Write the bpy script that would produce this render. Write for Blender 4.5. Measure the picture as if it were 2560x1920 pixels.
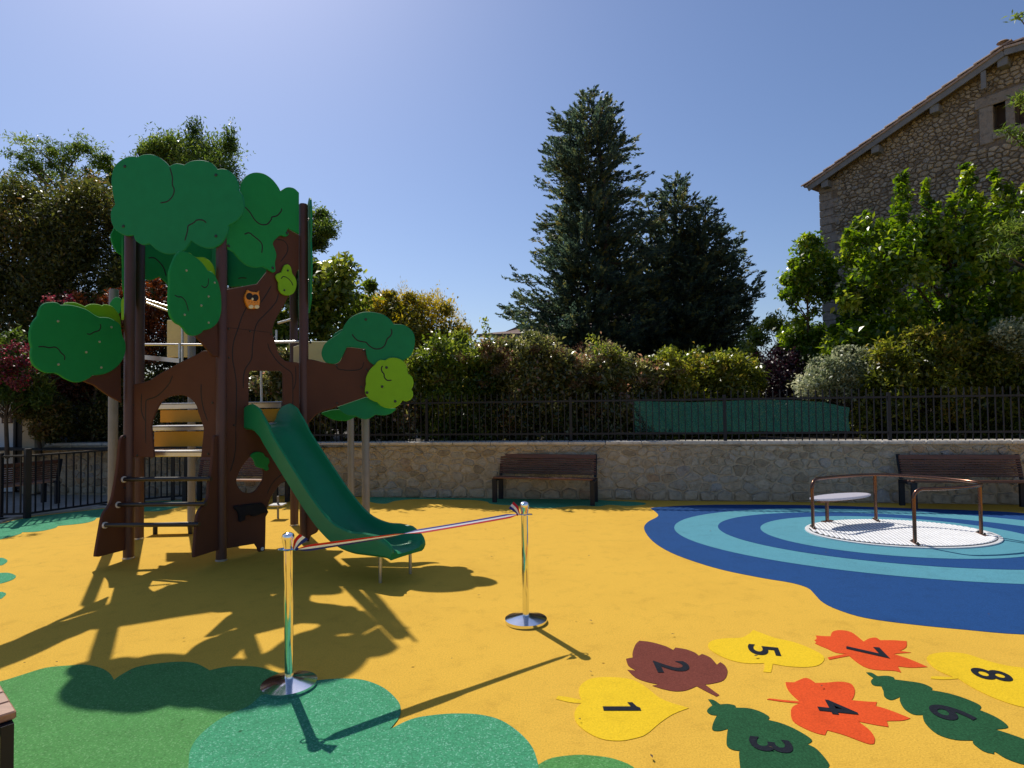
import bpy, math, random
import numpy as np
from mathutils import Vector, Matrix
from mathutils.geometry import tessellate_polygon
random.seed(7); RNG = np.random.default_rng(11)
S = bpy.context.scene
for o in list(bpy.data.objects): bpy.data.objects.remove(o)
COL = S.collection

# ------------------------------------------------------------------ camera, sky, sun, exposure
CAMH = 1.75; F = 1500.0; PITCH = math.atan(43/1500); ROLL = -0.0133
cam = bpy.data.cameras.new('camera'); camo = bpy.data.objects.new('camera', cam); COL.objects.link(camo)
cam.sensor_width = 36; cam.lens = 36*F/2560; cam.clip_start = .05; cam.clip_end = 3000
RM = Matrix.Rotation(math.pi/2+PITCH, 3, 'X') @ Matrix.Rotation(ROLL, 3, 'Z')
camo.matrix_world = Matrix.Translation((0, 0, CAMH)) @ RM.to_4x4()
S.camera = camo
S.render.resolution_x = 1024; S.render.resolution_y = 768

SUN_EL = math.radians(50); SUN_AZ = math.radians(119.8)         # direction TO the sun, ccw from +X
W = bpy.data.worlds.new('World'); S.world = W; W.use_nodes = True
nt = W.node_tree; bg = nt.nodes['Background']
sky = nt.nodes.new('ShaderNodeTexSky'); sky.sky_type = 'NISHITA'; sky.sun_disc = False
sky.sun_elevation = SUN_EL; sky.sun_rotation = math.pi/2-SUN_AZ
sky.altitude = 0; sky.air_density = 1.1; sky.dust_density = 0.8; sky.ozone_density = 4.5
tint = nt.nodes.new('ShaderNodeMix'); tint.data_type = 'RGBA'; tint.blend_type = 'MULTIPLY'; tint.inputs[0].default_value = 1
tint.inputs[7].default_value = (1.0, .99, 1.09, 1); nt.links.new(sky.outputs[0], tint.inputs[6])
nt.links.new(tint.outputs[2], bg.inputs[0]); bg.inputs[1].default_value = .092
sun = bpy.data.lights.new('sun', 'SUN'); suno = bpy.data.objects.new('sun', sun); COL.objects.link(suno)
sun.energy = 4.1; sun.angle = math.radians(.53); sun.color = (1, .94, .84)
sd = Vector((math.cos(SUN_AZ)*math.cos(SUN_EL), math.sin(SUN_AZ)*math.cos(SUN_EL), math.sin(SUN_EL)))
suno.rotation_euler = sd.to_track_quat('Z', 'Y').to_euler(); suno.location = (-20, 30, 40)
S.view_settings.view_transform = 'Standard'; S.view_settings.look = 'None'
S.view_settings.exposure = 0.1; S.view_settings.gamma = 1; S.view_settings.use_curve_mapping = False

# ------------------------------------------------------------------ helpers: rays of the surveyed camera
def ray(px, py):
    return RM @ Vector(((px-1280)/F, -(py-960)/F, -1))
def G(px, py, z=0.0):                       # point on the level z
    d = ray(px, py); t = (z-CAMH)/d.z
    return Vector((d.x*t, d.y*t, z))
def D(px, py, y):                           # point at distance y
    d = ray(px, py); t = y/d.y
    return Vector((d.x*t, y, CAMH+d.z*t))
def ZM(x0, y0, s, pts):                     # enlarged-crop coordinates -> photo coordinates
    return [(x0+p[0]/s, y0+p[1]/s)+tuple(p[2:]) for p in pts]
def A_(p): return ZM(200, 350, 3.456, p)
def B_(p): return ZM(200, 800, 3.456, p)
def C_(p): return ZM(540, 750, 3.456, p)
def E_(p): return ZM(0, 650, 4.6083, p)
def H_(p): return ZM(480, 1080, 5.185, p)
def K_(p): return ZM(1340, 1500, 1.813, p)
def P_(p): return ZM(1540, 1100, 2.1686, p)
def R_(p): return ZM(680, 780, 5.53, p)
def L_(p): return ZM(0, 1300, 2.633, p)
def M_(p): return ZM(640, 1290, 2.572, p)

def smooth(pts, closed=True, n=4):
    """Catmull-Rom through pts; a third element marks a corner."""
    N = len(pts); out = []
    rng = N if closed else N-1
    for i in range(rng):
        p1 = pts[i]; p2 = pts[(i+1) % N]
        c1 = len(p1) > 2 or (not closed and i == 0); c2 = len(p2) > 2 or (not closed and i == N-2)
        p0 = pts[i-1] if not c1 else p1; p3 = pts[(i+2) % N] if not c2 else p2
        for k in range(n):
            t = k/n; t2 = t*t; t3 = t2*t; r = []
            for a in (0, 1):
                m1 = (p2[a]-p0[a])/2; m2 = (p3[a]-p1[a])/2
                r.append((2*t3-3*t2+1)*p1[a]+(t3-2*t2+t)*m1+(-2*t3+3*t2)*p2[a]+(t3-t2)*m2)
            out.append((r[0], r[1]))
    if not closed: out.append(tuple(pts[-1][:2]))
    return out

# ------------------------------------------------------------------ objects
def tag(o, label=None, cat=None, group=None, kind=None):
    if label: o['label'] = label
    if cat: o['category'] = cat
    if group: o['group'] = group
    if kind: o['kind'] = kind
    return o
def thing(name, label, cat, loc=(0, 0, 0), rz=0, group=None):
    o = bpy.data.objects.new(name, None); COL.objects.link(o); o.location = loc; o.rotation_euler = (0, 0, rz)
    o.empty_display_size = .1
    return tag(o, label, cat, group)
def link(name, me, m, parent=None, world=True):
    o = bpy.data.objects.new(name, me); COL.objects.link(o)
    if m is not None and not me.materials: me.materials.append(m)
    if parent:
        o.parent = parent
        if world: o.matrix_parent_inverse = Matrix.Translation(-parent.location) if parent.type == 'EMPTY' else Matrix.Identity(4)
    return o
def children(o): return [c for c in bpy.data.objects if c.parent == o]
def copy_tree(o, kids, parent=None):
    c = o.copy(); COL.objects.link(c); c.parent = parent
    if parent: c.matrix_parent_inverse = o.matrix_parent_inverse.copy()
    for ch in kids.get(o.name, []): copy_tree(ch, kids, c)
    return c
def kidmap():
    k = {}
    for o in bpy.data.objects:
        if o.parent: k.setdefault(o.parent.name, []).append(o)
    return k

class MB:
    def __init__(s): s.v = []; s.f = []; s.sm = []
    def add(s, v, f, sm=False):
        n = len(s.v); s.v += [tuple(p) for p in v]; s.f += [tuple(i+n for i in q) for q in f]; s.sm += [sm]*len(f); return s
    def box(s, c, size, rz=0, ax=None, bev=0):
        hx, hy, hz = [q/2 for q in size]
        if ax is None: ax = (Vector((math.cos(rz), math.sin(rz), 0)), Vector((-math.sin(rz), math.cos(rz), 0)), Vector((0, 0, 1)))
        c = Vector(c)
        if bev <= 0:
            v = [c+ax[0]*hx*i+ax[1]*hy*j+ax[2]*hz*k for i in (-1, 1) for j in (-1, 1) for k in (-1, 1)]
            return s.add(v, [(0, 1, 3, 2), (4, 6, 7, 5), (0, 4, 5, 1), (2, 3, 7, 6), (0, 2, 6, 4), (1, 5, 7, 3)])
        b = min(bev, hx*.9, hy*.9, hz*.9); pr = []
        for k, e in ((-hz, b), (-hz+b, 0), (hz-b, 0), (hz, b)):
            X = hx-e; Y = hy-e; bb = b if e == 0 else b*.5
            ring = [(-X+bb, -Y), (X-bb, -Y), (X, -Y+bb), (X, Y-bb), (X-bb, Y), (-X+bb, Y), (-X, Y-bb), (-X, -Y+bb)]
            pr.append([c+ax[0]*x+ax[1]*y+ax[2]*k for x, y in ring])
        return s.loft(pr, True, True)
    def loft(s, rings, cap0=True, cap1=True, closed=True, sm=False):
        n = len(rings[0]); v = [p for r in rings for p in r]; f = []
        for i in range(len(rings)-1):
            for j in range(n if closed else n-1):
                k = (j+1) % n; f.append((i*n+j, i*n+k, (i+1)*n+k, (i+1)*n+j))
        m = len(f)
        s.add(v, f, sm)
        b = len(s.v)-len(v)
        if cap0: s.f.append(tuple(b+j for j in range(n))[::-1]); s.sm.append(False)
        if cap1: s.f.append(tuple(b+(len(rings)-1)*n+j for j in range(n))); s.sm.append(False)
        return s
    def tube(s, path, r, seg=10, cap=True):
        path = [Vector(p) for p in path]; rings = []
        rr = r if isinstance(r, (list, tuple)) else [r]*len(path)
        up = None
        for i, p in enumerate(path):
            t = (path[min(i+1, len(path)-1)]-path[max(i-1, 0)]).normalized()
            if up is None:
                up = Vector((0, 0, 1)) if abs(t.z) < .9 else Vector((1, 0, 0))
            a = t.cross(up).normalized(); b = a.cross(t).normalized(); up = b
            rings.append([p+(a*math.cos(q)+b*math.sin(q))*rr[i] for q in [2*math.pi*k/seg for k in range(seg)]])
        return s.loft(rings, cap, cap, sm=True)
    def lathe(s, c, prof, seg=24, tilt=None):
        c = Vector(c); rings = [[c+Vector((r*math.cos(2*math.pi*k/seg), r*math.sin(2*math.pi*k/seg), z)) for k in range(seg)] for r, z in prof]
        return s.loft(rings, True, True, sm=True)
    def prism(s, outer, holes, P0, u, n, off, th, cham=.003, zfun=None):
        """2-D outline (a,z) in a vertical plane through P0 along u; front face towards n."""
        w = Vector((0, 0, 1))
        def area(q): return sum(q[i][0]*q[(i+1) % len(q)][1]-q[(i+1) % len(q)][0]*q[i][1] for i in range(len(q)))/2
        def clean(q):
            r = []
            for p in q:
                if not r or (abs(p[0]-r[-1][0])+abs(p[1]-r[-1][1])) > 1e-4: r.append(p)
            if abs(r[0][0]-r[-1][0])+abs(r[0][1]-r[-1][1]) < 1e-4: r.pop()
            return r
        polys = [clean(outer)]+[clean(h) for h in holes]
        if area(polys[0]) < 0: polys[0].reverse()
        for h in polys[1:]:
            if area(h) > 0: h.reverse()
        def to(p, d): return P0+u*p[0]+w*p[1]+n*d
        base = len(s.v); idx = []; flat = []; k = 0
        for q in polys: flat += q
        N = len(flat)
        tri = tessellate_polygon([[Vector((p[0], p[1], 0)) for p in q] for q in polys])
        fr = []; 
        for q in polys:
            m = len(q)
            for i in range(m):
                a = Vector(q[i-1]); b = Vector(q[i]); c = Vector(q[(i+1) % m])
                e1 = (b-a).normalized(); e2 = (c-b).normalized(); t = e1+e2
                t = t.normalized() if t.length > 1e-6 else e1
                nn = Vector((-t.y, t.x))     # inward for ccw outer
                fr.append((b.x+nn.x*cham, b.y+nn.y*cham))
        v = [to(p, off) for p in fr]+[to(p, off-cham) for p in flat]+[to(p, off-th) for p in flat]
        f = []
        for t in tri:
            a, b, c = t
            pa, pb, pc = flat[a], flat[b], flat[c]
            cr = (pb[0]-pa[0])*(pc[1]-pa[1])-(pb[1]-pa[1])*(pc[0]-pa[0])
            if cr < 0: a, c = c, a
            f.append((a, b, c)); f.append((2*N+c, 2*N+b, 2*N+a))
        st = 0
        for q in polys:
            m = len(q)
            for i in range(m):
                j = (i+1) % m
                f.append((st+j, st+i, N+st+i, N+st+j)); f.append((N+st+j, N+st+i, 2*N+st+i, 2*N+st+j))
            st += m
        return s.add(v, f)
    def mesh(s, name):
        me = bpy.data.meshes.new(name); me.from_pydata(s.v, [], s.f); me.update()
        if any(s.sm): me.polygons.foreach_set('use_smooth', s.sm); me.set_sharp_from_angle(angle=.7)
        return me
    def build(s, name, m, parent=None, world=True):
        return link(name, s.mesh(name), m, parent, world)

# ------------------------------------------------------------------ materials
def newmat(name):
    m = bpy.data.materials.new(name); m.use_nodes = True
    t = m.node_tree; return m, t, t.nodes['Principled BSDF']
def nd(t, ty, **k):
    n = t.nodes.new(ty)
    for a, b in k.items():
        if a in n.inputs: n.inputs[a].default_value = b
        else: setattr(n, a, b)
    return n
def ramp(t, src, stops, interp='LINEAR'):
    r = t.nodes.new('ShaderNodeValToRGB'); r.color_ramp.interpolation = interp
    e = r.color_ramp.elements
    while len(e) < len(stops): e.new(.5)
    for i, (p, c) in enumerate(stops): e[i].position = p; e[i].color = (*c, 1) if len(c) == 3 else c
    t.links.new(src, r.inputs[0]); return r.outputs[0]
def mul(c, k): return tuple(min(1, q*k) for q in c)
def basic(name, c, rough=.5, metal=0, var=.12, scale=8, bump=0, bscale=60, spec=.5, coat=0, obj=0):
    m, t, b = newmat(name)
    tc = nd(t, 'ShaderNodeTexCoord')
    n = nd(t, 'ShaderNodeTexNoise', Scale=scale, Detail=6.0, Roughness=.6); t.links.new(tc.outputs['Object'], n.inputs[0])
    col = ramp(t, n.outputs[0], [(.3, mul(c, 1-var)), (.7, mul(c, 1+var))])
    if obj:
        oi = nd(t, 'ShaderNodeObjectInfo'); hs = nd(t, 'ShaderNodeHueSaturation')
        mr = nd(t, 'ShaderNodeMapRange'); t.links.new(oi.outputs['Random'], mr.inputs[0]); mr.inputs[3].default_value = 1-obj; mr.inputs[4].default_value = 1+obj
        t.links.new(mr.outputs[0], hs.inputs['Value']); t.links.new(col, hs.inputs['Color']); col = hs.outputs[0]
    t.links.new(col, b.inputs['Base Color'])
    b.inputs['Roughness'].default_value = rough; b.inputs['Metallic'].default_value = metal
    b.inputs['Specular IOR Level'].default_value = spec; b.inputs['Coat Weight'].default_value = coat
    if bump:
        n2 = nd(t, 'ShaderNodeTexNoise', Scale=bscale, Detail=5.0); t.links.new(tc.outputs['Object'], n2.inputs[0])
        bp = nd(t, 'ShaderNodeBump', Strength=bump, Distance=.01); t.links.new(n2.outputs[0], bp.inputs['Height']); t.links.new(bp.outputs[0], b.inputs['Normal'])
    return m
def rubber(name, c, lo=.75, hi=1.2, speck=None, sp=.0, rough=.9):
    """poured rubber granules: fine speckle, slight wear"""
    m, t, b = newmat(name)
    tc = nd(t, 'ShaderNodeTexCoord')
    v = nd(t, 'ShaderNodeTexNoise', Scale=95.0, Detail=4.0, Roughness=.75); t.links.new(tc.outputs['Object'], v.inputs[0])
    g = ramp(t, v.outputs[0], [(.3, mul(c, lo)), (.5, c), (.72, mul(c, hi))])
    n = nd(t, 'ShaderNodeTexNoise', Scale=.9, Detail=6.0, Roughness=.65); t.links.new(tc.outputs['Object'], n.inputs[0])
    w = ramp(t, n.outputs[0], [(.3, (.92, .91, .9)), (.5, (.97, .97, .97)), (.75, (1, 1, 1))])
    mx = nd(t, 'ShaderNodeMix', data_type='RGBA', blend_type='MULTIPLY'); mx.inputs[0].default_value = 1
    t.links.new(g, mx.inputs[6]); t.links.new(w, mx.inputs[7]); col = mx.outputs[2]
    if speck:
        vo = nd(t, 'ShaderNodeTexVoronoi', Scale=150.0); t.links.new(tc.outputs['Object'], vo.inputs[0])
        sx = nd(t, 'ShaderNodeSeparateColor'); t.links.new(vo.outputs['Color'], sx.inputs[0])
        k = ramp(t, sx.outputs[0], [(1-sp-.02, (0, 0, 0)), (1-sp, (1, 1, 1))])
        m2 = nd(t, 'ShaderNodeMix', data_type='RGBA'); t.links.new(k, m2.inputs[0]); t.links.new(col, m2.inputs[6]); m2.inputs[7].default_value = (*speck, 1); col = m2.outputs[2]
    nm = nd(t, 'ShaderNodeTexNoise', Scale=5.0, Detail=9.0, Roughness=.75); t.links.new(tc.outputs['Object'], nm.inputs[0])
    wm_ = ramp(t, nm.outputs[0], [(.3, (.84, .83, .82)), (.48, (.99, .99, .99)), (.62, (1, 1, 1)), (.8, (1.0, .97, .93))])
    m5 = nd(t, 'ShaderNodeMix', data_type='RGBA', blend_type='MULTIPLY'); m5.inputs[0].default_value = 1
    t.links.new(col, m5.inputs[6]); t.links.new(wm_, m5.inputs[7]); col = m5.outputs[2]
    # scattered specks of dirt
    vd = nd(t, 'ShaderNodeTexVoronoi', Scale=2.3); t.links.new(tc.outputs['Object'], vd.inputs[0])
    dk = ramp(t, vd.outputs['Distance'], [(.012, (.35, .3, .25)), (.03, (1, 1, 1))])
    m3 = nd(t, 'ShaderNodeMix', data_type='RGBA', blend_type='MULTIPLY'); m3.inputs[0].default_value = 1
    t.links.new(col, m3.inputs[6]); t.links.new(dk, m3.inputs[7]); col = m3.outputs[2]
    t.links.new(col, b.inputs['Base Color']); b.inputs['Roughness'].default_value = rough; b.inputs['Specular IOR Level'].default_value = .12
    bp = nd(t, 'ShaderNodeBump', Strength=.7, Distance=.006); t.links.new(v.outputs[0], bp.inputs['Height']); t.links.new(bp.outputs[0], b.inputs['Normal'])
    return m
def leafmat(name, stops, rough=.4, trans=.35, tcol=None, spec=.5):
    m, t, b = newmat(name)
    at = nd(t, 'ShaderNodeAttribute', attribute_name='rnd')
    col = ramp(t, at.outputs['Fac'], stops)
    t.links.new(col, b.inputs['Base Color']); b.inputs['Roughness'].default_value = rough; b.inputs['Specular IOR Level'].default_value = spec
    tr = nd(t, 'ShaderNodeBsdfTranslucent'); mx = nd(t, 'ShaderNodeMixShader'); mx.inputs[0].default_value = trans
    hs = nd(t, 'ShaderNodeHueSaturation', Hue=.485, Saturation=1.1, Value=2.3); t.links.new(col, hs.inputs['Color'])
    t.links.new(hs.outputs[0], tr.inputs[0])
    t.links.new(b.outputs[0], mx.inputs[1]); t.links.new(tr.outputs[0], mx.inputs[2])
    t.links.new(mx.outputs[0], t.nodes['Material Output'].inputs[0])
    return m
def stonemat(name, stops, rough=.9, bump=.6, obj=.25, scale=9):
    m, t, b = newmat(name)
    tc = nd(t, 'ShaderNodeTexCoord'); oi = nd(t, 'ShaderNodeObjectInfo'); geo = nd(t, 'ShaderNodeNewGeometry')
    ad = nd(t, 'ShaderNodeMath', operation='ADD'); t.links.new(oi.outputs['Random'], ad.inputs[0]); t.links.new(geo.outputs['Random Per Island'], ad.inputs[1])
    fr = nd(t, 'ShaderNodeMath', operation='FRACT'); t.links.new(ad.outputs[0], fr.inputs[0])
    base = ramp(t, fr.outputs[0], stops)
    n = nd(t, 'ShaderNodeTexNoise', Scale=scale, Detail=8.0, Roughness=.7); t.links.new(tc.outputs['Object'], n.inputs[0])
    k = ramp(t, n.outputs[0], [(.28, (.42, .41, .42)), (.45, (.85, .82, .78)), (.6, (1, .98, .95)), (.75, (.80, .80, .82))])
    mx = nd(t, 'ShaderNodeMix', data_type='RGBA', blend_type='MULTIPLY'); mx.inputs[0].default_value = 1
    t.links.new(base, mx.inputs[6]); t.links.new(k, mx.inputs[7]); t.links.new(mx.outputs[2], b.inputs['Base Color'])
    b.inputs['Roughness'].default_value = rough; b.inputs['Specular IOR Level'].default_value = .2
    n2 = nd(t, 'ShaderNodeTexNoise', Scale=16.0, Detail=9.0, Roughness=.7); t.links.new(tc.outputs['Object'], n2.inputs[0])
    bp = nd(t, 'ShaderNodeBump', Strength=bump, Distance=.06); t.links.new(n2.outputs[0], bp.inputs['Height']); t.links.new(bp.outputs[0], b.inputs['Normal'])
    return m
def woodmat(name, a, bcol, axis=0, rough=.5):
    m, t, b = newmat(name)
    tc = nd(t, 'ShaderNodeTexCoord'); mp = nd(t, 'ShaderNodeMapping'); sc = [40, 40, 40]; sc[axis] = 2.0
    mp.inputs['Scale'].default_value = sc; t.links.new(tc.outputs['Object'], mp.inputs[0])
    n = nd(t, 'ShaderNodeTexNoise', Scale=1.0, Detail=6.0, Roughness=.65); t.links.new(mp.outputs[0], n.inputs[0])
    col = ramp(t, n.outputs[0], [(.3, a), (.7, bcol)])
    oi = nd(t, 'ShaderNodeObjectInfo'); mr = nd(t, 'ShaderNodeMapRange'); t.links.new(oi.outputs['Random'], mr.inputs[0]); mr.inputs[3].default_value = .8; mr.inputs[4].default_value = 1.2
    hs = nd(t, 'ShaderNodeHueSaturation'); t.links.new(mr.outputs[0], hs.inputs['Value']); t.links.new(col, hs.inputs['Color'])
    t.links.new(hs.outputs[0], b.inputs['Base Color']); b.inputs['Roughness'].default_value = rough
    bp = nd(t, 'ShaderNodeBump', Strength=.25, Distance=.004); t.links.new(n.outputs[0], bp.inputs['Height']); t.links.new(bp.outputs[0], b.inputs['Normal'])
    return m

M = {}
M['yellow'] = rubber('yellow_rubber', (.73, .435, .056), .76, 1.18)
M['teal'] = rubber('mint_rubber', (.06, .30, .15), .55, 1.4, (.17, .44, .29), .08)
M['mid'] = rubber('green_rubber', (.085, .27, .075), .6, 1.4, (.15, .35, .13), .08)
M['dblue'] = rubber('dark_blue_rubber', (.015, .068, .215), .72, 1.3)
M['lblue'] = rubber('light_blue_rubber', (.10, .31, .385), .8, 1.2)
M['leafy'] = rubber('lemon_rubber', (.80, .53, .02), .84, 1.15)
M['brownr'] = rubber('maroon_rubber', (.17, .045, .032), .75, 1.4)
M['redr'] = rubber('orange_red_rubber', (.72, .085, .018), .8, 1.2)
M['dgreenr'] = rubber('leaf_green_rubber', (.018, .085, .034), .65, 1.6)
M['blackr'] = rubber('black_rubber', (.013, .016, .024), .7, 1.5)
M['hgreen'] = basic('green_board', (.005, .20, .088), .6, var=.06, bump=.05, bscale=250, spec=.22)
M['hgreen2'] = basic('deep_green_board', (.008, .24, .066), .6, var=.06, bump=.05, bscale=250, spec=.22)
M['lime'] = basic('lime_board', (.19, .46, .015), .6, var=.05, spec=.25)
M['bark'] = basic('brown_board', (.085, .036, .026), .65, var=.1, scale=3, bump=.12, bscale=220, spec=.25)
M['groove'] = basic('groove', (.006, .006, .01), .7, var=.02)
M['post'] = basic('brown_post', (.075, .033, .026), .5, var=.08, bump=.03)
M['alu'] = basic('brushed_aluminium', (.55, .55, .56), .35, 1, var=.08)
M['grey'] = basic('grey_steel', (.22, .22, .22), .5, .1, var=.1)
M['yellowb'] = basic('yellow_board', (.62, .30, .012), .45, var=.05)
M['cream'] = basic('cream_board', (.60, .52, .28), .5, var=.05)
M['owl'] = basic('orange_owl', (.72, .27, .015), .45, var=.05)
M['ivory'] = basic('ivory_plastic', (.75, .68, .42), .5, var=.05)
M['slide'] = basic('green_slide', (.007, .225, .090), .45, var=.06, coat=.05, spec=.4)
M['chrome'] = basic('chrome', (.82, .82, .83), .06, 1, var=.02)
M['chromeb'] = basic('chrome_base', (.82, .82, .83), .13, 1, var=.05, bump=.02, bscale=12)
M['black'] = basic('black_rubber_bar', (.012, .012, .014), .45, var=.1)
M['bolt'] = basic('bolt', (.012, .02, .02), .4, var=.1)
M['boltw'] = basic('pale_bolt', (.3, .34, .27), .4, var=.1)
M['capw'] = basic('white_cap', (.7, .72, .72), .35, var=.03)
M['cloth'] = basic('dark_cloth', (.006, .008, .014), .95, var=.3, bump=.5, bscale=40)
M['anth'] = basic('anthracite_steel', (.010, .013, .021), .5, .0, var=.1, spec=.3)
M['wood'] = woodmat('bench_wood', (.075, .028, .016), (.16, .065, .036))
M['woodpale'] = woodmat('pale_bench_wood', (.26, .135, .085), (.40, .22, .14))  # paler tone of the bench wood, on some seats and the corner planks
M['bronze'] = basic('bronze_tube', (.19, .095, .062), .22, .85, var=.08)
M['seat'] = basic('grey_seat', (.55, .53, .60), .35, var=.05)
M['plate'] = basic('galvanised_plate', (.75, .75, .75), .5, .2, var=.1, scale=20)
M['rib'] = basic('galvanised_rib', (.93, .93, .93), .4, .0, var=.08)
M['gap'] = basic('dark_gap', (.05, .05, .052), .8, var=.1)
M['wallstone'] = stonemat('wall_stone', [(0, (.36, .30, .21)), (.3, (.55, .46, .33)), (.55, (.46, .42, .34)), (.8, (.60, .52, .39)), (.93, (.42, .41, .39)), (1, (.52, .36, .21))], bump=.9)
M['mortar'] = stonemat('wall_mortar', [(0, (.60, .51, .37)), (1, (.60, .51, .37))], bump=1.0, scale=7)
M['cap'] = stonemat('cap_stone', [(0, (.55, .52, .46)), (1, (.64, .60, .54))], bump=.3)
M['housestone'] = stonemat('house_stone', [(0, (.20, .18, .15)), (.35, (.34, .31, .26)), (.65, (.41, .36, .27)), (.85, (.30, .30, .29)), (1, (.48, .43, .34))], bump=.9)
M['housemortar'] = stonemat('house_mortar', [(0, (.21, .18, .145)), (1, (.21, .18, .145))], bump=1.0)
M['dressed'] = stonemat('dressed_stone', [(0, (.24, .225, .21)), (1, (.30, .28, .255))], bump=.5)
M['timber'] = basic('grey_timber', (.15, .16, .17), .7, var=.15, scale=5)
M['tile'] = stonemat('terracotta_tile', [(0, (.24, .17, .14)), (.5, (.35, .27, .23)), (1, (.44, .37, .33))], bump=.4)
M['render'] = basic('beige_render', (.42, .35, .24), .9, var=.08, bump=.2)
M['white'] = basic('white_render', (.62, .62, .62), .85, var=.05, bump=.15)
M['pave'] = basic('pale_paving', (.42, .39, .34), .9, var=.15, bump=.3)
M['soil'] = basic('garden_soil', (.05, .038, .025), .95, var=.4, bump=.6)
M['trunk'] = basic('tree_bark', (.07, .052, .038), .95, var=.35, scale=14, bump=.9, bscale=30)
M['net'] = None

# ================================================================== GROUND
def sheet(name, pts3, z, m, th=.0, parent=None, kind='structure', label=None, cat=None, group=None):
    """flat rubber sheet from a world outline; thin skirt"""
    q = [(p[0], p[1]) for p in pts3]
    ar = sum(q[i][0]*q[(i+1) % len(q)][1]-q[(i+1) % len(q)][0]*q[i][1] for i in range(len(q)))
    if ar < 0: q.reverse()
    tri = tessellate_polygon([[Vector((x, y, 0)) for x, y in q]])
    N = len(q); v = [(x, y, z) for x, y in q]+[(x, y, z-.003) for x, y in q]; f = []
    for a, b, c in tri:
        cr = (q[b][0]-q[a][0])*(q[c][1]-q[a][1])-(q[b][1]-q[a][1])*(q[c][0]-q[a][0])
        f.append((a, b, c) if cr > 0 else (c, b, a))
    for i in range(N): j = (i+1) % N; f.append((j, i, N+i, N+j))
    mb = MB(); mb.add(v, f); o = mb.build(name, m, parent)
    if kind: o['kind'] = kind
    return tag(o, label, cat, group)
def GS(pts, z=0.0, closed=True, n=4):
    return [G(x, y, z) for x, y in smooth(pts, closed, n)]

WA = Vector((-9.62, 12.33, 0)); WB = Vector((12.2, 8.95, 0)); WU = (WB-WA).normalized(); WN = Vector((WU.y, -WU.x, 0))
if WN.y > 0: WN = -WN                       # towards the camera
WLEN = (WB-WA).length
gm = MB(); gm.add([(-900, -400, -.03), (900, -400, -.03), (900, 1500, -.03), (-900, 1500, -.03)], [(0, 1, 2, 3)])
tag(gm.build('ground', M['pave']), kind='structure')
# yellow safety surfacing
yl = [Vector((-40, -30, 0)), Vector((40, -30, 0)), Vector((40, 4, 0)), WB+WU*4+WN*.0, WA+WU*4.2, G(470, 1249), G(358, 1253), G(270, 1269), G(72, 1291), G(0, 1308), Vector((-14, 8.2, 0)), Vector((-40, 6, 0))]
sheet('playground_surface', yl, 0, M['yellow'])
# border kerb under the low fence
kb = MB()
kp = [Vector((-14, 8.22, 0)), G(0, 1306), G(72, 1290), G(270, 1268), G(358, 1252), G(470, 1248)]
for i in range(len(kp)-1):
    a, b = kp[i], kp[i+1]; u = (b-a).normalized(); n = Vector((-u.y, u.x, 0))
    kb.box((a+b)/2+n*.13+Vector((0, 0, -.02)), ((b-a).length+.04, .24, .10), ax=(u, n, Vector((0, 0, 1))), bev=.012)
tag(kb.build('kerb', M['pave']), kind='structure')

sheet('green_surface_front', [G(*p) for p in smooth(L_([(-700, 1180, 1), (-300, 1130), (0, 1065), (150, 1020), (300, 975), (450, 960), (560, 955), (660, 975), (720, 1010), (750, 1055, 1), (800, 1020), (900, 970), (1050, 945), (1200, 935), (1300, 950), (1380, 992, 1), (1500, 967), (1650, 965), (1760, 985), (1900, 1040), (2050, 1150, 1), (2100, 1500, 1), (2100, 2100, 1), (-700, 2100, 1)]))], .003, M['mid'])
tl = L_([(1200, 1990, 1), (1215, 1800), (1240, 1633), (1250, 1530), (1300, 1440), (1400, 1350), (1500, 1290), (1640, 1228), (1730, 1150), (1850, 1085)])+M_([(390, 1062), (560, 1050), (700, 1062), (820, 1110), (900, 1180), (930, 1235), (920, 1300), (860, 1378, 1), (1000, 1312), (1150, 1285), (1300, 1276), (1450, 1285), (1580, 1322), (1700, 1405), (1780, 1500), (1815, 1606, 1), (1830, 1800, 1)])
sheet('mint_surface_front', GS(tl), .006, M['teal'])
sheet('green_surface_corner', GS(M_([(1812, 1604, 1), (1900, 1560), (2050, 1540), (2180, 1545), (2320, 1570), (2450, 1640), (2500, 1800, 1), (1800, 1800, 1)])), .003, M['mid'])
sheet('mint_surface_left', [G(*p) for p in [(-260, 1345), (-200, 1374)]+smooth([(-60, 1362, 1), (0, 1349), (48, 1336), (55, 1331, 1), (96, 1329), (135, 1321), (145, 1315, 1), (205, 1309), (234, 1302), (241, 1295, 1), (300, 1288), (358, 1279), (400, 1278), (449, 1268), (478, 1262), (482, 1250, 1), (358, 1255, 1), (270, 1271, 1), (72, 1293, 1), (0, 1310, 1)], False)], .003, M['teal'])
for k, b in enumerate(([(-90, 260), (0, 250), (30, 255), (50, 270), (30, 290), (0, 300), (-90, 300)], [(-90, 360), (0, 350), (60, 350), (105, 370), (80, 395), (0, 420), (-90, 430)], [(-90, 490), (0, 475), (30, 480), (40, 490), (20, 510), (0, 520), (-90, 530)])):
    sheet('mint_patch', GS(L_(b)), .003, M['teal'])
bk = [(910, 1243, 1), (915, 1250), (935, 1257), (965, 1259), (990, 1252), (1040, 1248), (1120, 1249), (1180, 1250), (1216, 1254), (1225, 1259), (1252, 1262), (1288, 1264), (1334, 1269), (1379, 1270), (1415, 1267), (1451, 1264), (1496, 1266), (1523, 1262), (1570, 1265), (1613, 1261), (1600, 1256), (1520, 1251.8, 1)]
e = [WA+WU*t for t in (11.2, 9.8, 8.0)]
sheet('green_surface_by_wall', [G(*p) for p in smooth(bk, False)]+[p+WN*.02 for p in e], .003, M['teal'])

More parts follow.
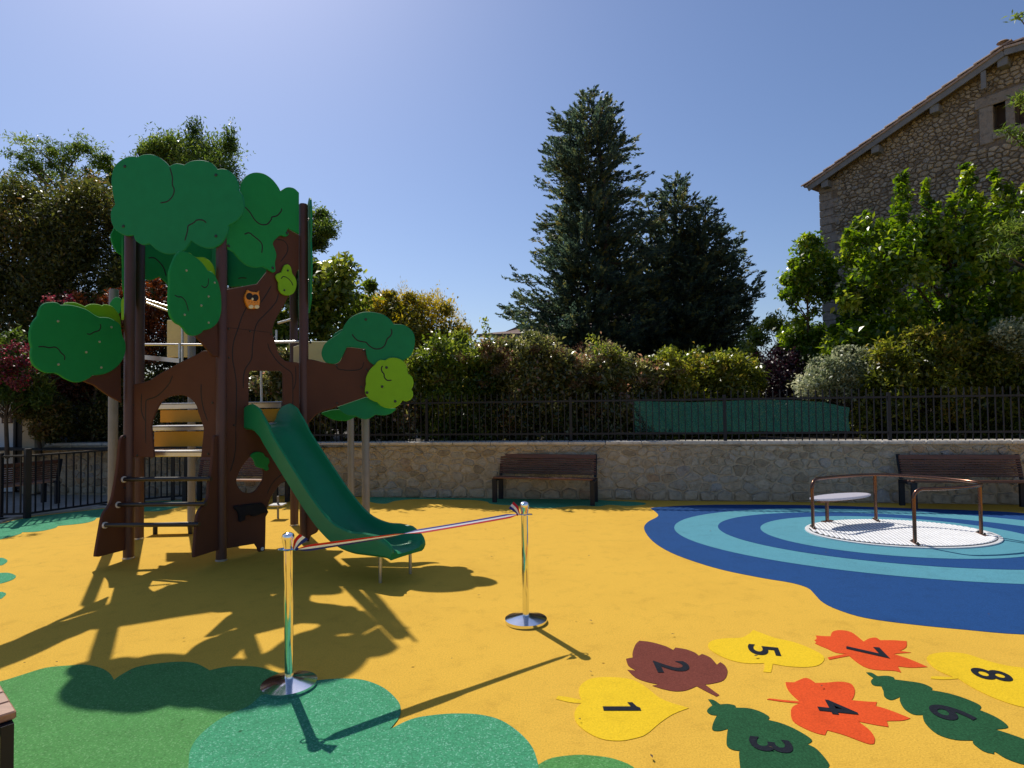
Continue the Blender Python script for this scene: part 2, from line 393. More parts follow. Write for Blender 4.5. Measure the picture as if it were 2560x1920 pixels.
def polar_close(c, pts):
    """closes a ring traced only partly, by point symmetry about c"""
    q = [(math.atan2(p.y-c[1], p.x-c[0]), math.hypot(p.x-c[0], p.y-c[1])) for p in pts]
    th = np.linspace(-math.pi, math.pi, 144, endpoint=False); out = []
    A = np.array([a for a, r in q]); Rr = np.array([r for a, r in q])
    for t in th:
        best = None
        for sgn in (0, math.pi):
            dd = np.abs((A-(t+sgn)+math.pi) % (2*math.pi)-math.pi); w = np.exp(-(dd/.11)**2)*(1 if sgn == 0 else .05)
            if best is None: best = [0, 0]
            best[0] += (w*Rr).sum(); best[1] += w.sum()
        rr = best[0]/best[1] if best[1] > 1e-6 else np.interp(t, np.sort(A), Rr[np.argsort(A)])
        out.append(Vector((c[0]+math.cos(t)*rr, c[1]+math.sin(t)*rr, 0)))
    return out
CC = (4.83, 7.65)
pond = P_([(185, 368, 1), (225, 400), (222, 418), (170, 447), (153, 485), (200, 550), (300, 612), (450, 668), (600, 710), (800, 750), (950, 775), (1040, 803), (1080, 840), (1120, 880), (1200, 920), (1350, 965), (1600, 1000), (1900, 1030), (2212, 1055), (2700, 1060), (3000, 950), (3100, 700), (2900, 520), (2600, 440), (2212, 398), (2000, 385), (1500, 368), (1100, 355), (700, 351), (400, 355)])
sheet('blue_surface_pond', [G(*p) for p in smooth(pond)], .003, M['dblue'])
ro = P_([(352, 470), (356, 450), (370, 430), (400, 418), (450, 405), (520, 395), (600, 388), (720, 381), (850, 376), (975, 374), (1100, 374), (1250, 376), (1400, 381), (1650, 393), (1900, 408), (2050, 422), (2212, 438), (358, 490), (372, 510), (400, 533), (450, 562), (520, 588), (600, 612), (700, 635), (800, 652), (900, 668), (1000, 681), (1200, 699), (1400, 716), (1600, 735), (1800, 755), (2000, 776), (2212, 795)])
rm = P_([(560, 470), (575, 448), (620, 430), (700, 415), (800, 405), (900, 399), (1000, 396), (1200, 396), (1400, 401), (1650, 415), (1900, 436), (2212, 473), (568, 490), (600, 512), (650, 533), (700, 550), (850, 588), (1000, 612), (1100, 625), (1300, 647), (1500, 665), (1750, 687), (2000, 703), (2212, 713)])
ri = P_([(785, 483), (790, 470), (810, 457), (850, 444), (900, 435), (1000, 424), (1100, 418), (1250, 417), (1400, 420), (1600, 431), (1800, 449), (2000, 476), (2212, 520), (795, 500), (820, 515), (860, 530), (900, 545), (975, 563), (1050, 580), (1175, 597), (1300, 612), (1450, 625), (1600, 637), (1750, 645), (1900, 649), (2050, 650), (2212, 645)])
def ring_fit(px, z, name, m):
    pts = np.array([[G(*p).x-CC[0], G(*p).y-CC[1]] for p in px])
    # general conic fit a x^2+b xy+c y^2+d x+e y=1
    X, Y = pts[:, 0], pts[:, 1]
    s = np.linalg.lstsq(np.stack([X*X, X*Y, Y*Y, X, Y], 1), np.ones(len(X)), rcond=None)[0]
    a, b, c, d, e_ = s; ctr = np.linalg.solve([[2*a, b], [b, 2*c]], [-d, -e_])
    k = 1-(a*ctr[0]**2+b*ctr[0]*ctr[1]+c*ctr[1]**2+d*ctr[0]+e_*ctr[1]); out = []
    for t in np.linspace(0, 2*math.pi, 120, endpoint=False):
        u, v = math.cos(t), math.sin(t); r = math.sqrt(k/(a*u*u+b*u*v+c*v*v)) if k/(a*u*u+b*u*v+c*v*v) > 0 else 2
        out.append(Vector((CC[0]+ctr[0]+u*r, CC[1]+ctr[1]+v*r, 0)))
    print(name, 'centre', ctr, 'r', [round(float(math.sqrt(k/(a*u*u+b*u*v+c*v*v))), 2) for u, v in ((1, 0), (0, 1))])
    return sheet(name, out, z, m)
ring_fit(ro, .006, 'light_blue_ring', M['lblue'])
ring_fit(rm, .009, 'dark_blue_ring', M['dblue'])
ring_fit(ri, .012, 'light_blue_ring', M['lblue'])

# ------------------------------------------------------------------ numbered leaves
def digit(ch, a, b, parent, z, m, sc=1.0):
    """numeral lying on the ground, foot at photo point a, head at b"""
    cu = bpy.data.curves.new('numeral', 'FONT'); cu.body = ch; cu.size = 1; cu.offset = .018
    cu.align_x = 'CENTER'; cu.resolution_u = 6
    if ch == '1':
        me = bpy.data.meshes.new('numeral'); me.from_pydata([(.10, 0, 0), (.27, 0, 0), (.27, 1, 0), (.15, 1, 0), (.10, .92, 0), (-.08, .84, 0), (-.08, .70, 0), (.10, .76, 0)], [], [(0, 1, 2, 3, 4, 7), (4, 5, 6, 7)])
    else:
        tmp = bpy.data.objects.new('tmp', cu); COL.objects.link(tmp)
        dg = bpy.context.evaluated_depsgraph_get(); me = bpy.data.meshes.new_from_object(tmp.evaluated_get(dg))
        bpy.data.objects.remove(tmp)
    co = np.zeros(len(me.vertices)*3); me.vertices.foreach_get('co', co); co = co.reshape(-1, 3)
    y0, y1 = co[:, 1].min(), co[:, 1].max(); xm = (co[:, 0].min()+co[:, 0].max())/2
    A = G(*a); Bp = G(*b); up = Bp-A; Ln = up.length; up.normalize(); rt = Vector((up.y, -up.x, 0))
    k = Ln/(y1-y0)
    out = np.array([[*(A+up*((c[1]-y0)*k)+rt*((c[0]-xm)*k*sc))[:2], z] for c in co])
    me.vertices.foreach_set('co', out.ravel()); me.update()
    return link('numeral', me, m, parent)
def leafmark(label, outline, m, num=None, lvl=.003):
    o = sheet('leaf_marking', [G(*p) for p in smooth(outline)], lvl, m, kind=None, label=label, cat='floor marking', group='numbered leaves inlaid in the yellow floor')
    if num: digit(num[0], num[1], num[2], o, lvl+.003, M['blackr'], num[3] if len(num) > 3 else 1.0)
    return o
leafmark('lemon yellow heart-shaped leaf inlay with black numeral 1', K_([(90, 450, 1), (100, 436, 1), (150, 443), (206, 455, 1), (194, 420), (205, 385), (250, 358), (320, 351), (400, 356), (455, 370), (510, 405), (560, 445), (620, 470), (693, 491, 1), (620, 520), (560, 560), (500, 610), (450, 628), (380, 640), (300, 632), (230, 600), (185, 560), (174, 520), (185, 490), (206, 470, 1), (150, 465)]), M['leafy'], ('1', K_([(302, 486)])[0], K_([(470, 486)])[0], 1.25))
leafmark('maroon serrated leaf inlay with black numeral 2', K_([(468, 186, 1), (520, 192), (585, 210), (622, 228, 1), (632, 217, 1), (680, 225), (720, 240), (738, 254, 1), (752, 246, 1), (790, 262), (820, 295, 1), (835, 283, 1), (858, 300), (868, 330), (850, 365), (800, 380), (765, 384, 1), (800, 410), (831, 432, 1), (818, 439, 1), (770, 415), (728, 392, 1), (680, 411), (630, 415), (575, 405), (528, 390, 1), (558, 384, 1), (500, 372), (450, 352), (415, 318, 1), (455, 322, 1), (420, 300), (408, 268, 1), (438, 262, 1), (438, 240), (450, 205)]), M['brownr'], ('2', K_([(540, 305)])[0], K_([(695, 305)])[0], 1.2))
leafmark('dark green lobed leaf inlay with black numeral 3, cut by the picture bottom', K_([(780, 452, 1), (805, 455), (835, 475, 1), (870, 473), (902, 480), (905, 490, 1), (960, 492), (1010, 505), (1056, 530), (1050, 545, 1), (1110, 560), (1180, 590), (1250, 635), (1230, 655, 1), (1275, 680), (1326, 740), (1325, 760, 1), (1340, 860), (1200, 900, 1), (1000, 880), (925, 760, 1), (920, 700), (925, 685, 1), (890, 680), (865, 660), (866, 610), (870, 585, 1), (830, 595), (800, 590), (803, 560), (820, 525, 1), (790, 520), (775, 505), (785, 490), (800, 480, 1), (790, 465)]), M['dgreenr'], ('3', K_([(968, 650)])[0], K_([(1165, 672)])[0], 1.15))
leafmark('orange red maple leaf inlay with black numeral 4, between dark green leaves', K_([(1047, 452, 1), (1058, 448, 1), (1120, 455), (1196, 462, 1), (1160, 430), (1138, 400), (1131, 374, 1), (1170, 375, 1), (1215, 356), (1240, 360), (1267, 378, 1), (1320, 376), (1380, 372), (1428, 382), (1445, 410), (1440, 440), (1430, 456, 1), (1500, 462), (1545, 464, 1), (1540, 482, 1), (1600, 500), (1697, 538, 1), (1660, 548), (1590, 550, 1), (1598, 577, 1), (1540, 568), (1460, 552, 1), (1510, 590), (1534, 625), (1533, 653, 1), (1500, 652), (1400, 615), (1320, 592, 1), (1310, 614, 1), (1270, 605), (1210, 580), (1165, 550), (1155, 510), (1165, 485), (1196, 470, 1), (1120, 463)]), M['redr'], ('4', K_([(1272, 482)])[0], K_([(1448, 500)])[0], 1.2))
leafmark('lemon yellow pointed leaf inlay with black numeral 5, beside the maroon leaf', K_([(985, 137, 1), (1040, 158), (1090, 175), (1160, 190), (1230, 215), (1290, 245), (1307, 270), (1280, 297), (1220, 306), (1140, 302), (1073, 291, 1), (1070, 310), (1065, 330, 1), (1030, 327, 1), (1036, 305), (1034, 288, 1), (950, 288), (870, 270), (800, 235), (780, 208), (800, 185), (860, 175), (930, 172), (965, 155)]), M['leafy'], ('5', K_([(962, 224)])[0], K_([(1104, 237)])[0], 1.5))
leafmark('dark green lobed leaf inlay with black numeral 6, nearest the right edge', K_([(1497, 330, 1), (1520, 331), (1548, 347, 1), (1590, 345), (1620, 352), (1625, 362, 1), (1690, 370), (1750, 380), (1795, 400), (1790, 410, 1), (1870, 425), (1950, 450), (2014, 480), (2010, 500, 1), (2070, 525), (2120, 555), (2138, 580), (2080, 588, 1), (2150, 610), (2240, 645), (2300, 690), (2250, 750, 1), (2200, 745), (2130, 720), (2080, 690), (2076, 700, 1), (2030, 688), (1985, 655), (1980, 638, 1), (1900, 635), (1820, 610), (1765, 560), (1752, 522, 1), (1710, 520), (1670, 495), (1650, 460), (1650, 440, 1), (1610, 455), (1580, 440), (1575, 415), (1565, 392, 1), (1530, 388), (1518, 370), (1530, 355, 1), (1510, 342)]), M['dgreenr'], ('6', K_([(1785, 505)])[0], K_([(1990, 530)])[0], 1.3))
leafmark('orange red maple leaf inlay with black numeral 7, nearest the blue pond', K_([(1268, 162, 1), (1300, 165), (1335, 166, 1), (1345, 145), (1380, 138), (1430, 148), (1475, 182), (1485, 190, 1), (1510, 176), (1540, 172), (1560, 184, 1), (1620, 184), (1680, 188, 1), (1678, 215), (1650, 232, 1), (1700, 240, 1), (1650, 243), (1620, 246, 1), (1680, 265), (1730, 285), (1775, 305, 1), (1700, 308), (1640, 302, 1), (1655, 330, 1), (1620, 322), (1540, 318), (1490, 305), (1450, 280), (1420, 255, 1), (1380, 262), (1330, 272, 1), (1322, 262, 1), (1370, 252), (1408, 245, 1), (1360, 240), (1320, 222), (1290, 210), (1265, 198, 1), (1272, 190, 1), (1262, 184, 1), (1272, 176)]), M['redr'], ('7', K_([(1413, 232)])[0], K_([(1580, 243)])[0], 1.2))
leafmark('lemon yellow pointed leaf inlay with black numeral 8, at the picture right edge', K_([(1772, 262), (1800, 245), (1870, 238), (1950, 246), (2040, 275), (2130, 298), (2250, 315), (2380, 345), (2480, 400), (2450, 470), (2330, 495), (2212, 488), (2100, 455), (2000, 410), (1940, 375), (1915, 358, 1), (1850, 362), (1790, 358, 1), (1792, 348, 1), (1840, 349), (1893, 352, 1), (1820, 320), (1780, 285)]), M['leafy'], ('8', K_([(1975, 331)])[0], K_([(2155, 352)])[0], 1.25))

# ================================================================== RETAINING WALL
def voronoi(pts, asp, joint, bounds=None, rmax=3.2, size=1.0):
    """cells of irregular stones; pts (u,v), distances with v scaled by asp"""
    P = [(u, v*asp) for u, v in pts]; cells = []
    A = np.array(P)
    for i, (x, y) in enumerate(P):
        dd = np.hypot(A[:, 0]-x, A[:, 1]-y); nb = [j for j in np.argsort(dd)[1:18]]
        R = size*1.6; poly = [(x-R, y-R), (x+R, y-R), (x+R, y+R), (x-R, y+R)]
        for j in nb:
            nx, ny = A[j][0]-x, A[j][1]-y; L = math.hypot(nx, ny)
            if L > R*2.4 or L < 1e-6: continue
            nx /= L; ny /= L; lim = L/2-joint/2; out = []
            for a in range(len(poly)):
                p, q = poly[a], poly[(a+1) % len(poly)]
                dp = (p[0]-x)*nx+(p[1]-y)*ny-lim; dq = (q[0]-x)*nx+(q[1]-y)*ny-lim
                if dp <= 0: out.append(p)
                if (dp < 0) != (dq < 0) and abs(dp-dq) > 1e-9:
                    t = dp/(dp-dq); out.append((p[0]+(q[0]-p[0])*t, p[1]+(q[1]-p[1])*t))
            poly = out
            if len(poly) < 3: break
        if len(poly) >= 3: cells.append((i, [(a, b/asp) for a, b in poly]))
        else: cells.append((i, None))
    return cells
def stone_mb(mb, poly, P0, u, n, h, off=0.0, rnd=.5):
    """one rough stone: rounded outline, worn edge, uneven face"""
    c = (sum(p[0] for p in poly)/len(poly), sum(p[1] for p in poly)/len(poly)); q = []
    m = len(poly)
    for i in range(m):
        a, b = poly[i], poly[(i+1) % m]
        if math.hypot(a[0]-b[0], a[1]-b[1]) < .012: continue
        for t in (.13, .87): q.append((a[0]+(b[0]-a[0])*t, a[1]+(b[1]-a[1])*t))
    if len(q) < 4: return False
    w = Vector((0, 0, 1)); r0 = []; r1 = []; hh = h*random.uniform(.6, 1.3); tx = random.uniform(-.08, .08); tz = random.uniform(-.1, .1)
    for p in q:
        k = random.uniform(.88, 1.03)
        r0.append(P0+u*(c[0]+(p[0]-c[0])*k)+w*(c[1]+(p[1]-c[1])*k)+n*(off-.01))
        k2 = k*random.uniform(.76, .92)
        r1.append(P0+u*(c[0]+(p[0]-c[0])*k2)+w*(c[1]+(p[1]-c[1])*k2)+n*(off+hh*random.uniform(.75, 1)+(p[0]-c[0])*tx+(p[1]-c[1])*tz))
    ctr = P0+u*c[0]+w*c[1]+n*(off+hh*1.08); N = len(q)
    f = [(i, (i+1) % N, N+(i+1) % N, N+i) for i in range(N)]+[(N+i, N+(i+1) % N, 2*N) for i in range(N)]
    mb.add(r0+r1+[ctr], f); return True

wall = thing('retaining_wall', 'long low rubble stone retaining wall with pale coping behind the benches', 'wall', WA)
wm = MB(); wm.box((WA+WB)/2-WN*.2+Vector((0, 0, .465)), (WLEN, .39, 1.0), ax=(WU, WN, Vector((0, 0, 1)))); wm.build('mortar_core', M['mortar'], wall)
pts = []; z = .085; row = 0
while z < .95:
    hgt = [.17, .15, .13, .135, .12, .125, .1][min(row, 6)]; x = .1*(row % 2)
    while x < 18.5:
        wd = hgt*random.choice((.7, 1.1, 1.6, 2.4, 3.4))*random.uniform(.8, 1.2) if row else hgt*random.uniform(1.5, 2.2)
        pts.append((x+wd/2, z+random.uniform(-.05, .05)*(row > 0))); x += wd
    z += hgt; row += 1
cells = voronoi(pts, 1.5, .016, size=.36); n_ = 0; rest = MB()
# stones further right / left than the picture go in the joined rest
order = sorted([c for c in cells if c[1]], key=lambda c: abs(pts[c[0]][0]-10.5))
for k, (i, poly) in enumerate(order):
    poly = [(p[0], min(max(p[1], .004), .945)) for p in poly]
    low = pts[i][1] < .16
    tgt = MB() if n_ < 290 else rest
    if stone_mb(tgt, poly, WA, WU, WN, .045 if low else .020, .0 if low else -.002) and tgt is not rest:
        tgt.build('stone', M['wallstone'], wall); n_ += 1
if rest.f: tag(rest.build('rubble_stones', M['wallstone'], wall), kind='stuff')
t = 0.05; i = 0
while t < WLEN-.1:
    L = random.uniform(.60, .72); mb = MB(); mb.box(WA+WU*(t+L/2)-WN*.185+Vector((0, 0, .99)), (L-.008, .43, .05+random.uniform(-.002, .002)), ax=(WU, WN, Vector((0, 0, 1))), bev=.008)
    mb.build('coping_slab', M['cap'], wall); t += L
CAPZ = 1.016
soil = MB(); soil.add([WA-WN*.38+Vector((-25, 0, .93)), WB-WN*.38+Vector((25, 0, .93)), Vector((120, 160, .93)), Vector((-120, 160, .93))], [(0, 1, 2, 3)])
tag(soil.build('garden_terrain', M['soil']), kind='structure')

# ------------------------------------------------------------------ railing on the wall
rail = thing('wall_railing', 'dark steel railing with upright bars standing on the retaining wall coping', 'railing', WA)
FO = WA-WN*.2
def onwall(px):                       # parameter along the railing line for photo column px
    d = ray(px, 1050); # solve FO + WU t on ray plane
    a = d.x/d.y
    return (a*FO.y-FO.x)/(WU.x-a*WU.y)
tp = [onwall(p) for p in (1067, 1427, 1812, 2223)]
st = tp[1]-tp[0]; posts_t = [tp[0]-st*k for k in (5, 4, 3, 2, 1)]+tp+[tp[3]+(tp[3]-tp[2])*k for k in (1, 2, 3)]
posts_t = [t for t in posts_t if .1 < t < WLEN-.1]
Z3 = (WU, WN, Vector((0, 0, 1)))
for t in posts_t:
    mb = MB(); mb.box(FO+WU*t+Vector((0, 0, CAPZ+.40)), (.05, .05, .80), ax=Z3); mb.build('post', M['anth'], rail)
for zr in (CAPZ+.13, CAPZ+.72):
    a = posts_t[0]-.6; b = posts_t[-1]
    mb = MB(); mb.box(FO+WU*(a+b)/2+Vector((0, 0, zr)), (b-a, .034, .034), ax=Z3); mb.build('rail', M['anth'], rail)
barm = MB(); barm.box((0, 0, .43), (.016, .016, .86)); barm.box((0, 0, .865), (.010, .010, .02)); barme = barm.mesh('bar'); barme.materials.append(M['anth'])
for i in range(len(posts_t)-1):
    a, b = posts_t[i], posts_t[i+1]; nb = max(1, round((b-a)/.113))
    for k in range(1, nb):
        p = FO+WU*(a+(b-a)*k/nb)+Vector((0, 0, CAPZ))
        o = bpy.data.objects.new('bar', barme); COL.objects.link(o); o.parent = rail; o.location = p-WA; o.rotation_euler = (0, 0, math.atan2(WU.y, WU.x))
# shade netting tied behind the railing
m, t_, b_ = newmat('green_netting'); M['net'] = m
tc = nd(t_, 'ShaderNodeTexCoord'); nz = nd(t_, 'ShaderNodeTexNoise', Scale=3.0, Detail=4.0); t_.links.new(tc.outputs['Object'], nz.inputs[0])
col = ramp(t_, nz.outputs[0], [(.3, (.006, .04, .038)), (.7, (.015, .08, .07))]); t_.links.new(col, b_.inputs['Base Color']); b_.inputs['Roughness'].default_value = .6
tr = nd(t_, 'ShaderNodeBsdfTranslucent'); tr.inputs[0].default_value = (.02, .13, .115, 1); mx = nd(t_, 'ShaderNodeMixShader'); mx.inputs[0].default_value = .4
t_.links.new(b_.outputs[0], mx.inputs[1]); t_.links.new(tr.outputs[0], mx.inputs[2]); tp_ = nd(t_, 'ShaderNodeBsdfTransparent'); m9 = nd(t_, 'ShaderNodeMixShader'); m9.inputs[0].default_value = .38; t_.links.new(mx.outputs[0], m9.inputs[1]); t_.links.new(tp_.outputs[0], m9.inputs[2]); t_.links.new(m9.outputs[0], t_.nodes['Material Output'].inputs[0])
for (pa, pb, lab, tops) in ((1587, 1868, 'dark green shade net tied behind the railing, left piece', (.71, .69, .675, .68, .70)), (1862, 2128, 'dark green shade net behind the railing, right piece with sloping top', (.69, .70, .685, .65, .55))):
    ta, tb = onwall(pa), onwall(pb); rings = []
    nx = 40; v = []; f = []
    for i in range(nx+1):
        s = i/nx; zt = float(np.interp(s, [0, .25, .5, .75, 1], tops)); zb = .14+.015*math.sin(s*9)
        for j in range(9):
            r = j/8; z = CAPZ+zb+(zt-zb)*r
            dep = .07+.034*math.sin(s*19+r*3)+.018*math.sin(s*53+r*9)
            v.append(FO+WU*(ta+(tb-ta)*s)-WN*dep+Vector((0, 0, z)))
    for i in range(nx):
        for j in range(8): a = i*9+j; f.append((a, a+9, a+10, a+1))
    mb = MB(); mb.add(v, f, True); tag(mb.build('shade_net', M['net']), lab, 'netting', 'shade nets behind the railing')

# ================================================================== BENCHES
def bench(label, L, origin, rz, pale=False, group='slatted park benches'):
    t = thing('park_bench', label, 'bench', origin, rz, group)      # x along, front = -y
    wd = M['wood']
    # seat slats
    ys = [-.22, -.155, -.09, -.025, .04, .105]
    for k, y in enumerate(ys):
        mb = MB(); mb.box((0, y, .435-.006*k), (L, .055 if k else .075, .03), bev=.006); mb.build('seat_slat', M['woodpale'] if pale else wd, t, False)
    # back: a wide top board and seven thin slats
    tilt = math.radians(14); az = Vector((0, math.sin(tilt), math.cos(tilt))); ay = Vector((0, math.cos(tilt), -math.sin(tilt)))
    base = Vector((0, .16, .455))
    for k in range(7):
        mb = MB(); mb.box(base+az*(.022+k*.039), (L, .024, .025), ax=(Vector((1, 0, 0)), ay, az), bev=.004); mb.build('back_slat', wd, t, False)
    mb = MB(); mb.box(base+az*(.022+7*.039+.025), (L, .026, .078), ax=(Vector((1, 0, 0)), ay, az), bev=.006); mb.build('top_board', wd, t, False)
    for sx in (-1, 1):
        x = sx*(L/2-.01)
        mb = MB(); mb.box((x-sx*.0, -.20, .205), (.075, .05, .41)); mb.build('front_leg', M['anth'], t, False)
        mb = MB(); mb.box((x-sx*.0, .19, .205), (.075, .05, .41)); mb.build('rear_leg', M['anth'], t, False)
        mb = MB(); mb.box((x, -.0, .39), (.07, .34, .04)); mb.build('seat_bearer', M['anth'], t, False)
        mb = MB(); mb.box(base+Vector((x, .018, 0))+az*.17+ay*.02, (.05, .03, .40), ax=(Vector((1, 0, 0)), ay, az)); mb.build('back_upright', M['anth'], t, False)
    return t
aw = math.atan2(WU.y, WU.x)
a = G(1243, 1252); b = G(1487, 1260)
bench('brown slatted bench against the stone wall, right of the slide', (b-a).length, ((a+b)/2-WN*.03)[:], math.atan2(b.y-a.y, b.x-a.x))
a = WA+WU*((lambda k: (k*WA.y-WA.x)/(WU.x-k*WU.y))(ray(2237, 1200).x/ray(2237, 1200).y))+WN*.42; b = a+WU*1.75
bench('brown slatted bench against the stone wall behind the roundabout', 1.75, ((a+b)/2-WN*.03)[:], aw)
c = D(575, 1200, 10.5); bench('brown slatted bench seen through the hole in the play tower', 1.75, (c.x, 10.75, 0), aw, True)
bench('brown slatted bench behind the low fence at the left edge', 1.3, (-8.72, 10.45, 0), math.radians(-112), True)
# the bench corner in the left foreground
q = G(35, 1780, .44); tb = thing('park_bench', 'bench corner with pale planks at the bottom left of the frame', 'bench', (q.x, q.y, 0), 0, 'slatted park benches')
P1 = G(-2, 1706, .44); P2 = G(46, 1783, .44); P3 = G(-10, 1804, .44)
u1 = (P1-P2).normalized(); u2 = (P3-P2).normalized()
u2 = (u2-u1*u2.dot(u1)).normalized(); up = Vector((0, 0, 1))
for k in range(4):
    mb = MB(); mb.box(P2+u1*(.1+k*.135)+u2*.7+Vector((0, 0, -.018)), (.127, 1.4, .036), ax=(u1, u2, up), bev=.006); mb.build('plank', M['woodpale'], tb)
for s2 in (.035, 1.35):
    for s1 in (.03, .48):
        mb = MB(); mb.box(P2+u1*s1+u2*s2+Vector((0, 0, -.04-.20)), (.045, .045, .40), ax=(u1, u2, up)); mb.build('leg', M['anth'], tb)
    mb = MB(); mb.box(P2+u1*.255+u2*s2+Vector((0, 0, -.06)), (.40, .045, .045), ax=(u1, u2, up)); mb.build('cross_bar', M['anth'], tb)
mb = MB(); mb.box(P2+u1*.03+u2*.69+Vector((0, 0, -.062)), (.04, 1.26, .04), ax=(u1, u2, up)); mb.build('apron', M['anth'], tb)

# ================================================================== PLAY TOWER (hexagonal, a tree house)
V1 = Vector((-4.44, 6.96, 0)); V2 = Vector((-3.30, 6.81, 0)); V3 = Vector((-2.665, 7.68, 0))
V0 = Vector((-4.95, 7.97, 0)); V4 = Vector((-3.17, 8.72, 0)); V5 = Vector((-4.27, 8.86, 0))
tower = thing('play_tower', 'tall tree-shaped brown and green play tower with slide', 'playground tower', (-3.8, 7.8, 0))
UZ = Vector((0, 0, 1))
class Plane:
    def __init__(s, P, u):
        s.P = Vector(P); s.u = Vector((u[0], u[1], 0)).normalized(); s.n = Vector((s.u.y, -s.u.x, 0))
        if s.n.dot(Vector((0, 0, 0))-s.P) < 0: s.n = -s.n
    def at(s, p, off=0):
        d = ray(p[0], p[1]); t = (s.P+s.n*off-Vector((0, 0, CAMH))).dot(s.n)/d.dot(s.n)
        return Vector((0, 0, CAMH))+d*t
    def uv(s, p, off=0):
        w = s.at(p, off)-s.P; return (w.dot(s.u), w.z)
PA = Plane(V1, V2-V1); PB = Plane(V2, V3-V2)
PL = Plane(V1+Vector((-.02, 0, 0)), (-.24, -.97)); PR = Plane(V2, (-.17, -.985)); PLw = Plane(V1, (-.15, -.99))
PARM = Plane(V3+Vector((.05, -.03, 0)), (1, .10)); PROOT = Plane(V3, (.78, -.62))
def panel(name, out, pl, m, off=0, th=.02, holes=(), parent=None, n=4, label=None):
    o2 = [pl.uv(p, off) for p in smooth(out, True, n)]; h2 = [[pl.uv(p, off) for p in smooth(h, True, n)] for h in holes]
    mb = MB(); mb.prism(o2, h2, pl.P, pl.u, pl.n, off, th, .007)
    o = mb.build(name, m, parent or tower)
    if label: o['label'] = label
    return o
def groove(pts, pl, off, parent, w=.0065, name='groove'):
    q = smooth(pts, False, 4); mb = MB()
    P = [pl.at(p, off) for p in q]; rings = []
    for i, p in enumerate(P):
        t = (P[min(i+1, len(P)-1)]-P[max(i-1, 0)]).normalized(); s_ = t.cross(pl.n).normalized()
        ww = w*(1 if 0 < i < len(P)-1 else .4)
        rings.append([p+s_*ww, p+pl.n*.0022, p-s_*ww, p-pl.n*.001])
    mb.loft(rings); return mb.build(name, M['groove'], parent)
def bolts(pts, pl, off, parent, m='bolt', r=.018):
    for p in pts:
        c = pl.at(p, off); mb = MB(); rings = []
        for rr, d in ((r, -.002), (r, .004), (r*.7, .009)):
            rings.append([c+pl.n*d+(pl.u*math.cos(a)+UZ*math.sin(a))*rr for a in [2*math.pi*k/10 for k in range(10)]])
        mb.loft(rings); mb.build('bolt', M[m], parent)
def pst(p, z0, z1, r=.0575, m='post', name='post', cap=True):
    mb = MB(); mb.tube([(p.x, p.y, z0), (p.x, p.y, z1-.02), (p.x, p.y, z1)], [r, r, r*.8], 18); return mb.build(name, M[m], tower)
for v, top in ((V0, 4.0), (V1, 4.1), (V2, 4.15), (V3, 4.33), (V4, 4.1), (V5, 4.1)):
    o = pst(v, .0, top)
    mb = MB(); mb.lathe((v.x, v.y, 0), [(.064, -.01), (.064, .010), (.059, .014), (.059, .02)], 18); mb.build('post_base', M['alu'], tower)

# crowns -------------------------------------------------------------
c1 = panel('leaf_panel', A_([(262, 640), (272, 595), (300, 558, 1), (278, 440), (268, 330), (300, 220), (380, 155), (455, 138), (490, 145, 1), (560, 122), (640, 128), (720, 175), (768, 225, 1), (830, 200), (900, 212, 1), (960, 180), (1050, 172), (1130, 195), (1185, 250, 1), (1250, 248), (1320, 290), (1365, 370), (1368, 430, 1), (1400, 480), (1415, 560), (1400, 640), (1350, 700), (1280, 740, 1), (1265, 820), (1210, 900), (1130, 935), (1040, 920), (960, 870, 1), (900, 950), (830, 980), (750, 985), (670, 955), (600, 895, 1), (540, 905), (480, 870), (460, 822, 1), (390, 825), (310, 780), (270, 710)]), PA, M['hgreen'], .08, .022, label='large dark green cloud-shaped panel at the top front')
groove(A_([(775, 235), (798, 320), (798, 385), (814, 430), (800, 485), (755, 530), (693, 543)]), PA, .08, c1, .008)
groove(A_([(905, 872), (928, 790), (935, 742), (980, 717), (1010, 692), (1060, 692), (1092, 716)]), PA, .08, c1, .008)
bolts(A_([(387, 228), (1175, 303), (375, 745), (1175, 830)]), PA, .08, c1)
c2 = panel('leaf_panel', A_([(1380, 480), (1395, 375, 1), (1440, 310), (1510, 280), (1590, 290), (1660, 335), (1710, 395), (1735, 440, 1), (1790, 408), (1850, 415), (1895, 455, 1), (1895, 812, 1), (1800, 764, 1), (1790, 790), (1808, 812), (1780, 835), (1745, 825), (1720, 830, 1), (1680, 870), (1670, 900), (1690, 950), (1700, 1000), (1688, 1060), (1692, 1110), (1690, 1135), (1665, 1143), (1610, 1110), (1580, 1095, 1), (1520, 1103), (1440, 1080), (1370, 1020), (1325, 965, 1), (1280, 940), (1265, 900), (1265, 830), (1290, 740), (1350, 600)]), PB, M['hgreen2'], .045, .022)
groove(A_([(1420, 575), (1465, 620), (1510, 690), (1560, 728), (1615, 728), (1650, 690), (1660, 665), (1700, 655), (1735, 620), (1743, 590)]), PB, .045, c2, .008)
groove(A_([(1420, 815), (1460, 802), (1500, 830), (1560, 880), (1575, 920), (1570, 978)]), PB, .045, c2, .008)
bolts(A_([(1283, 915), (1665, 1105), (1788, 805)]), PB, .045, c2)
PV05 = Plane(V0+Vector((-.05, .02, 0)), V5-V0); PV54 = Plane(V5, V4-V5); PV34 = Plane(V3, V4-V3); PV10 = Plane(V1, V0-V1)
cb = panel('leaf_panel', A_([(268, 850), (285, 780), (400, 600), (800, 500), (1100, 500), (1130, 1150), (1000, 1260), (770, 1270, 1), (740, 1225), (690, 1180, 1), (620, 1210), (560, 1205), (500, 1215), (450, 1190), (420, 1060), (375, 1005), (310, 955)]), PV05, M['hgreen2'], -.07, .022)
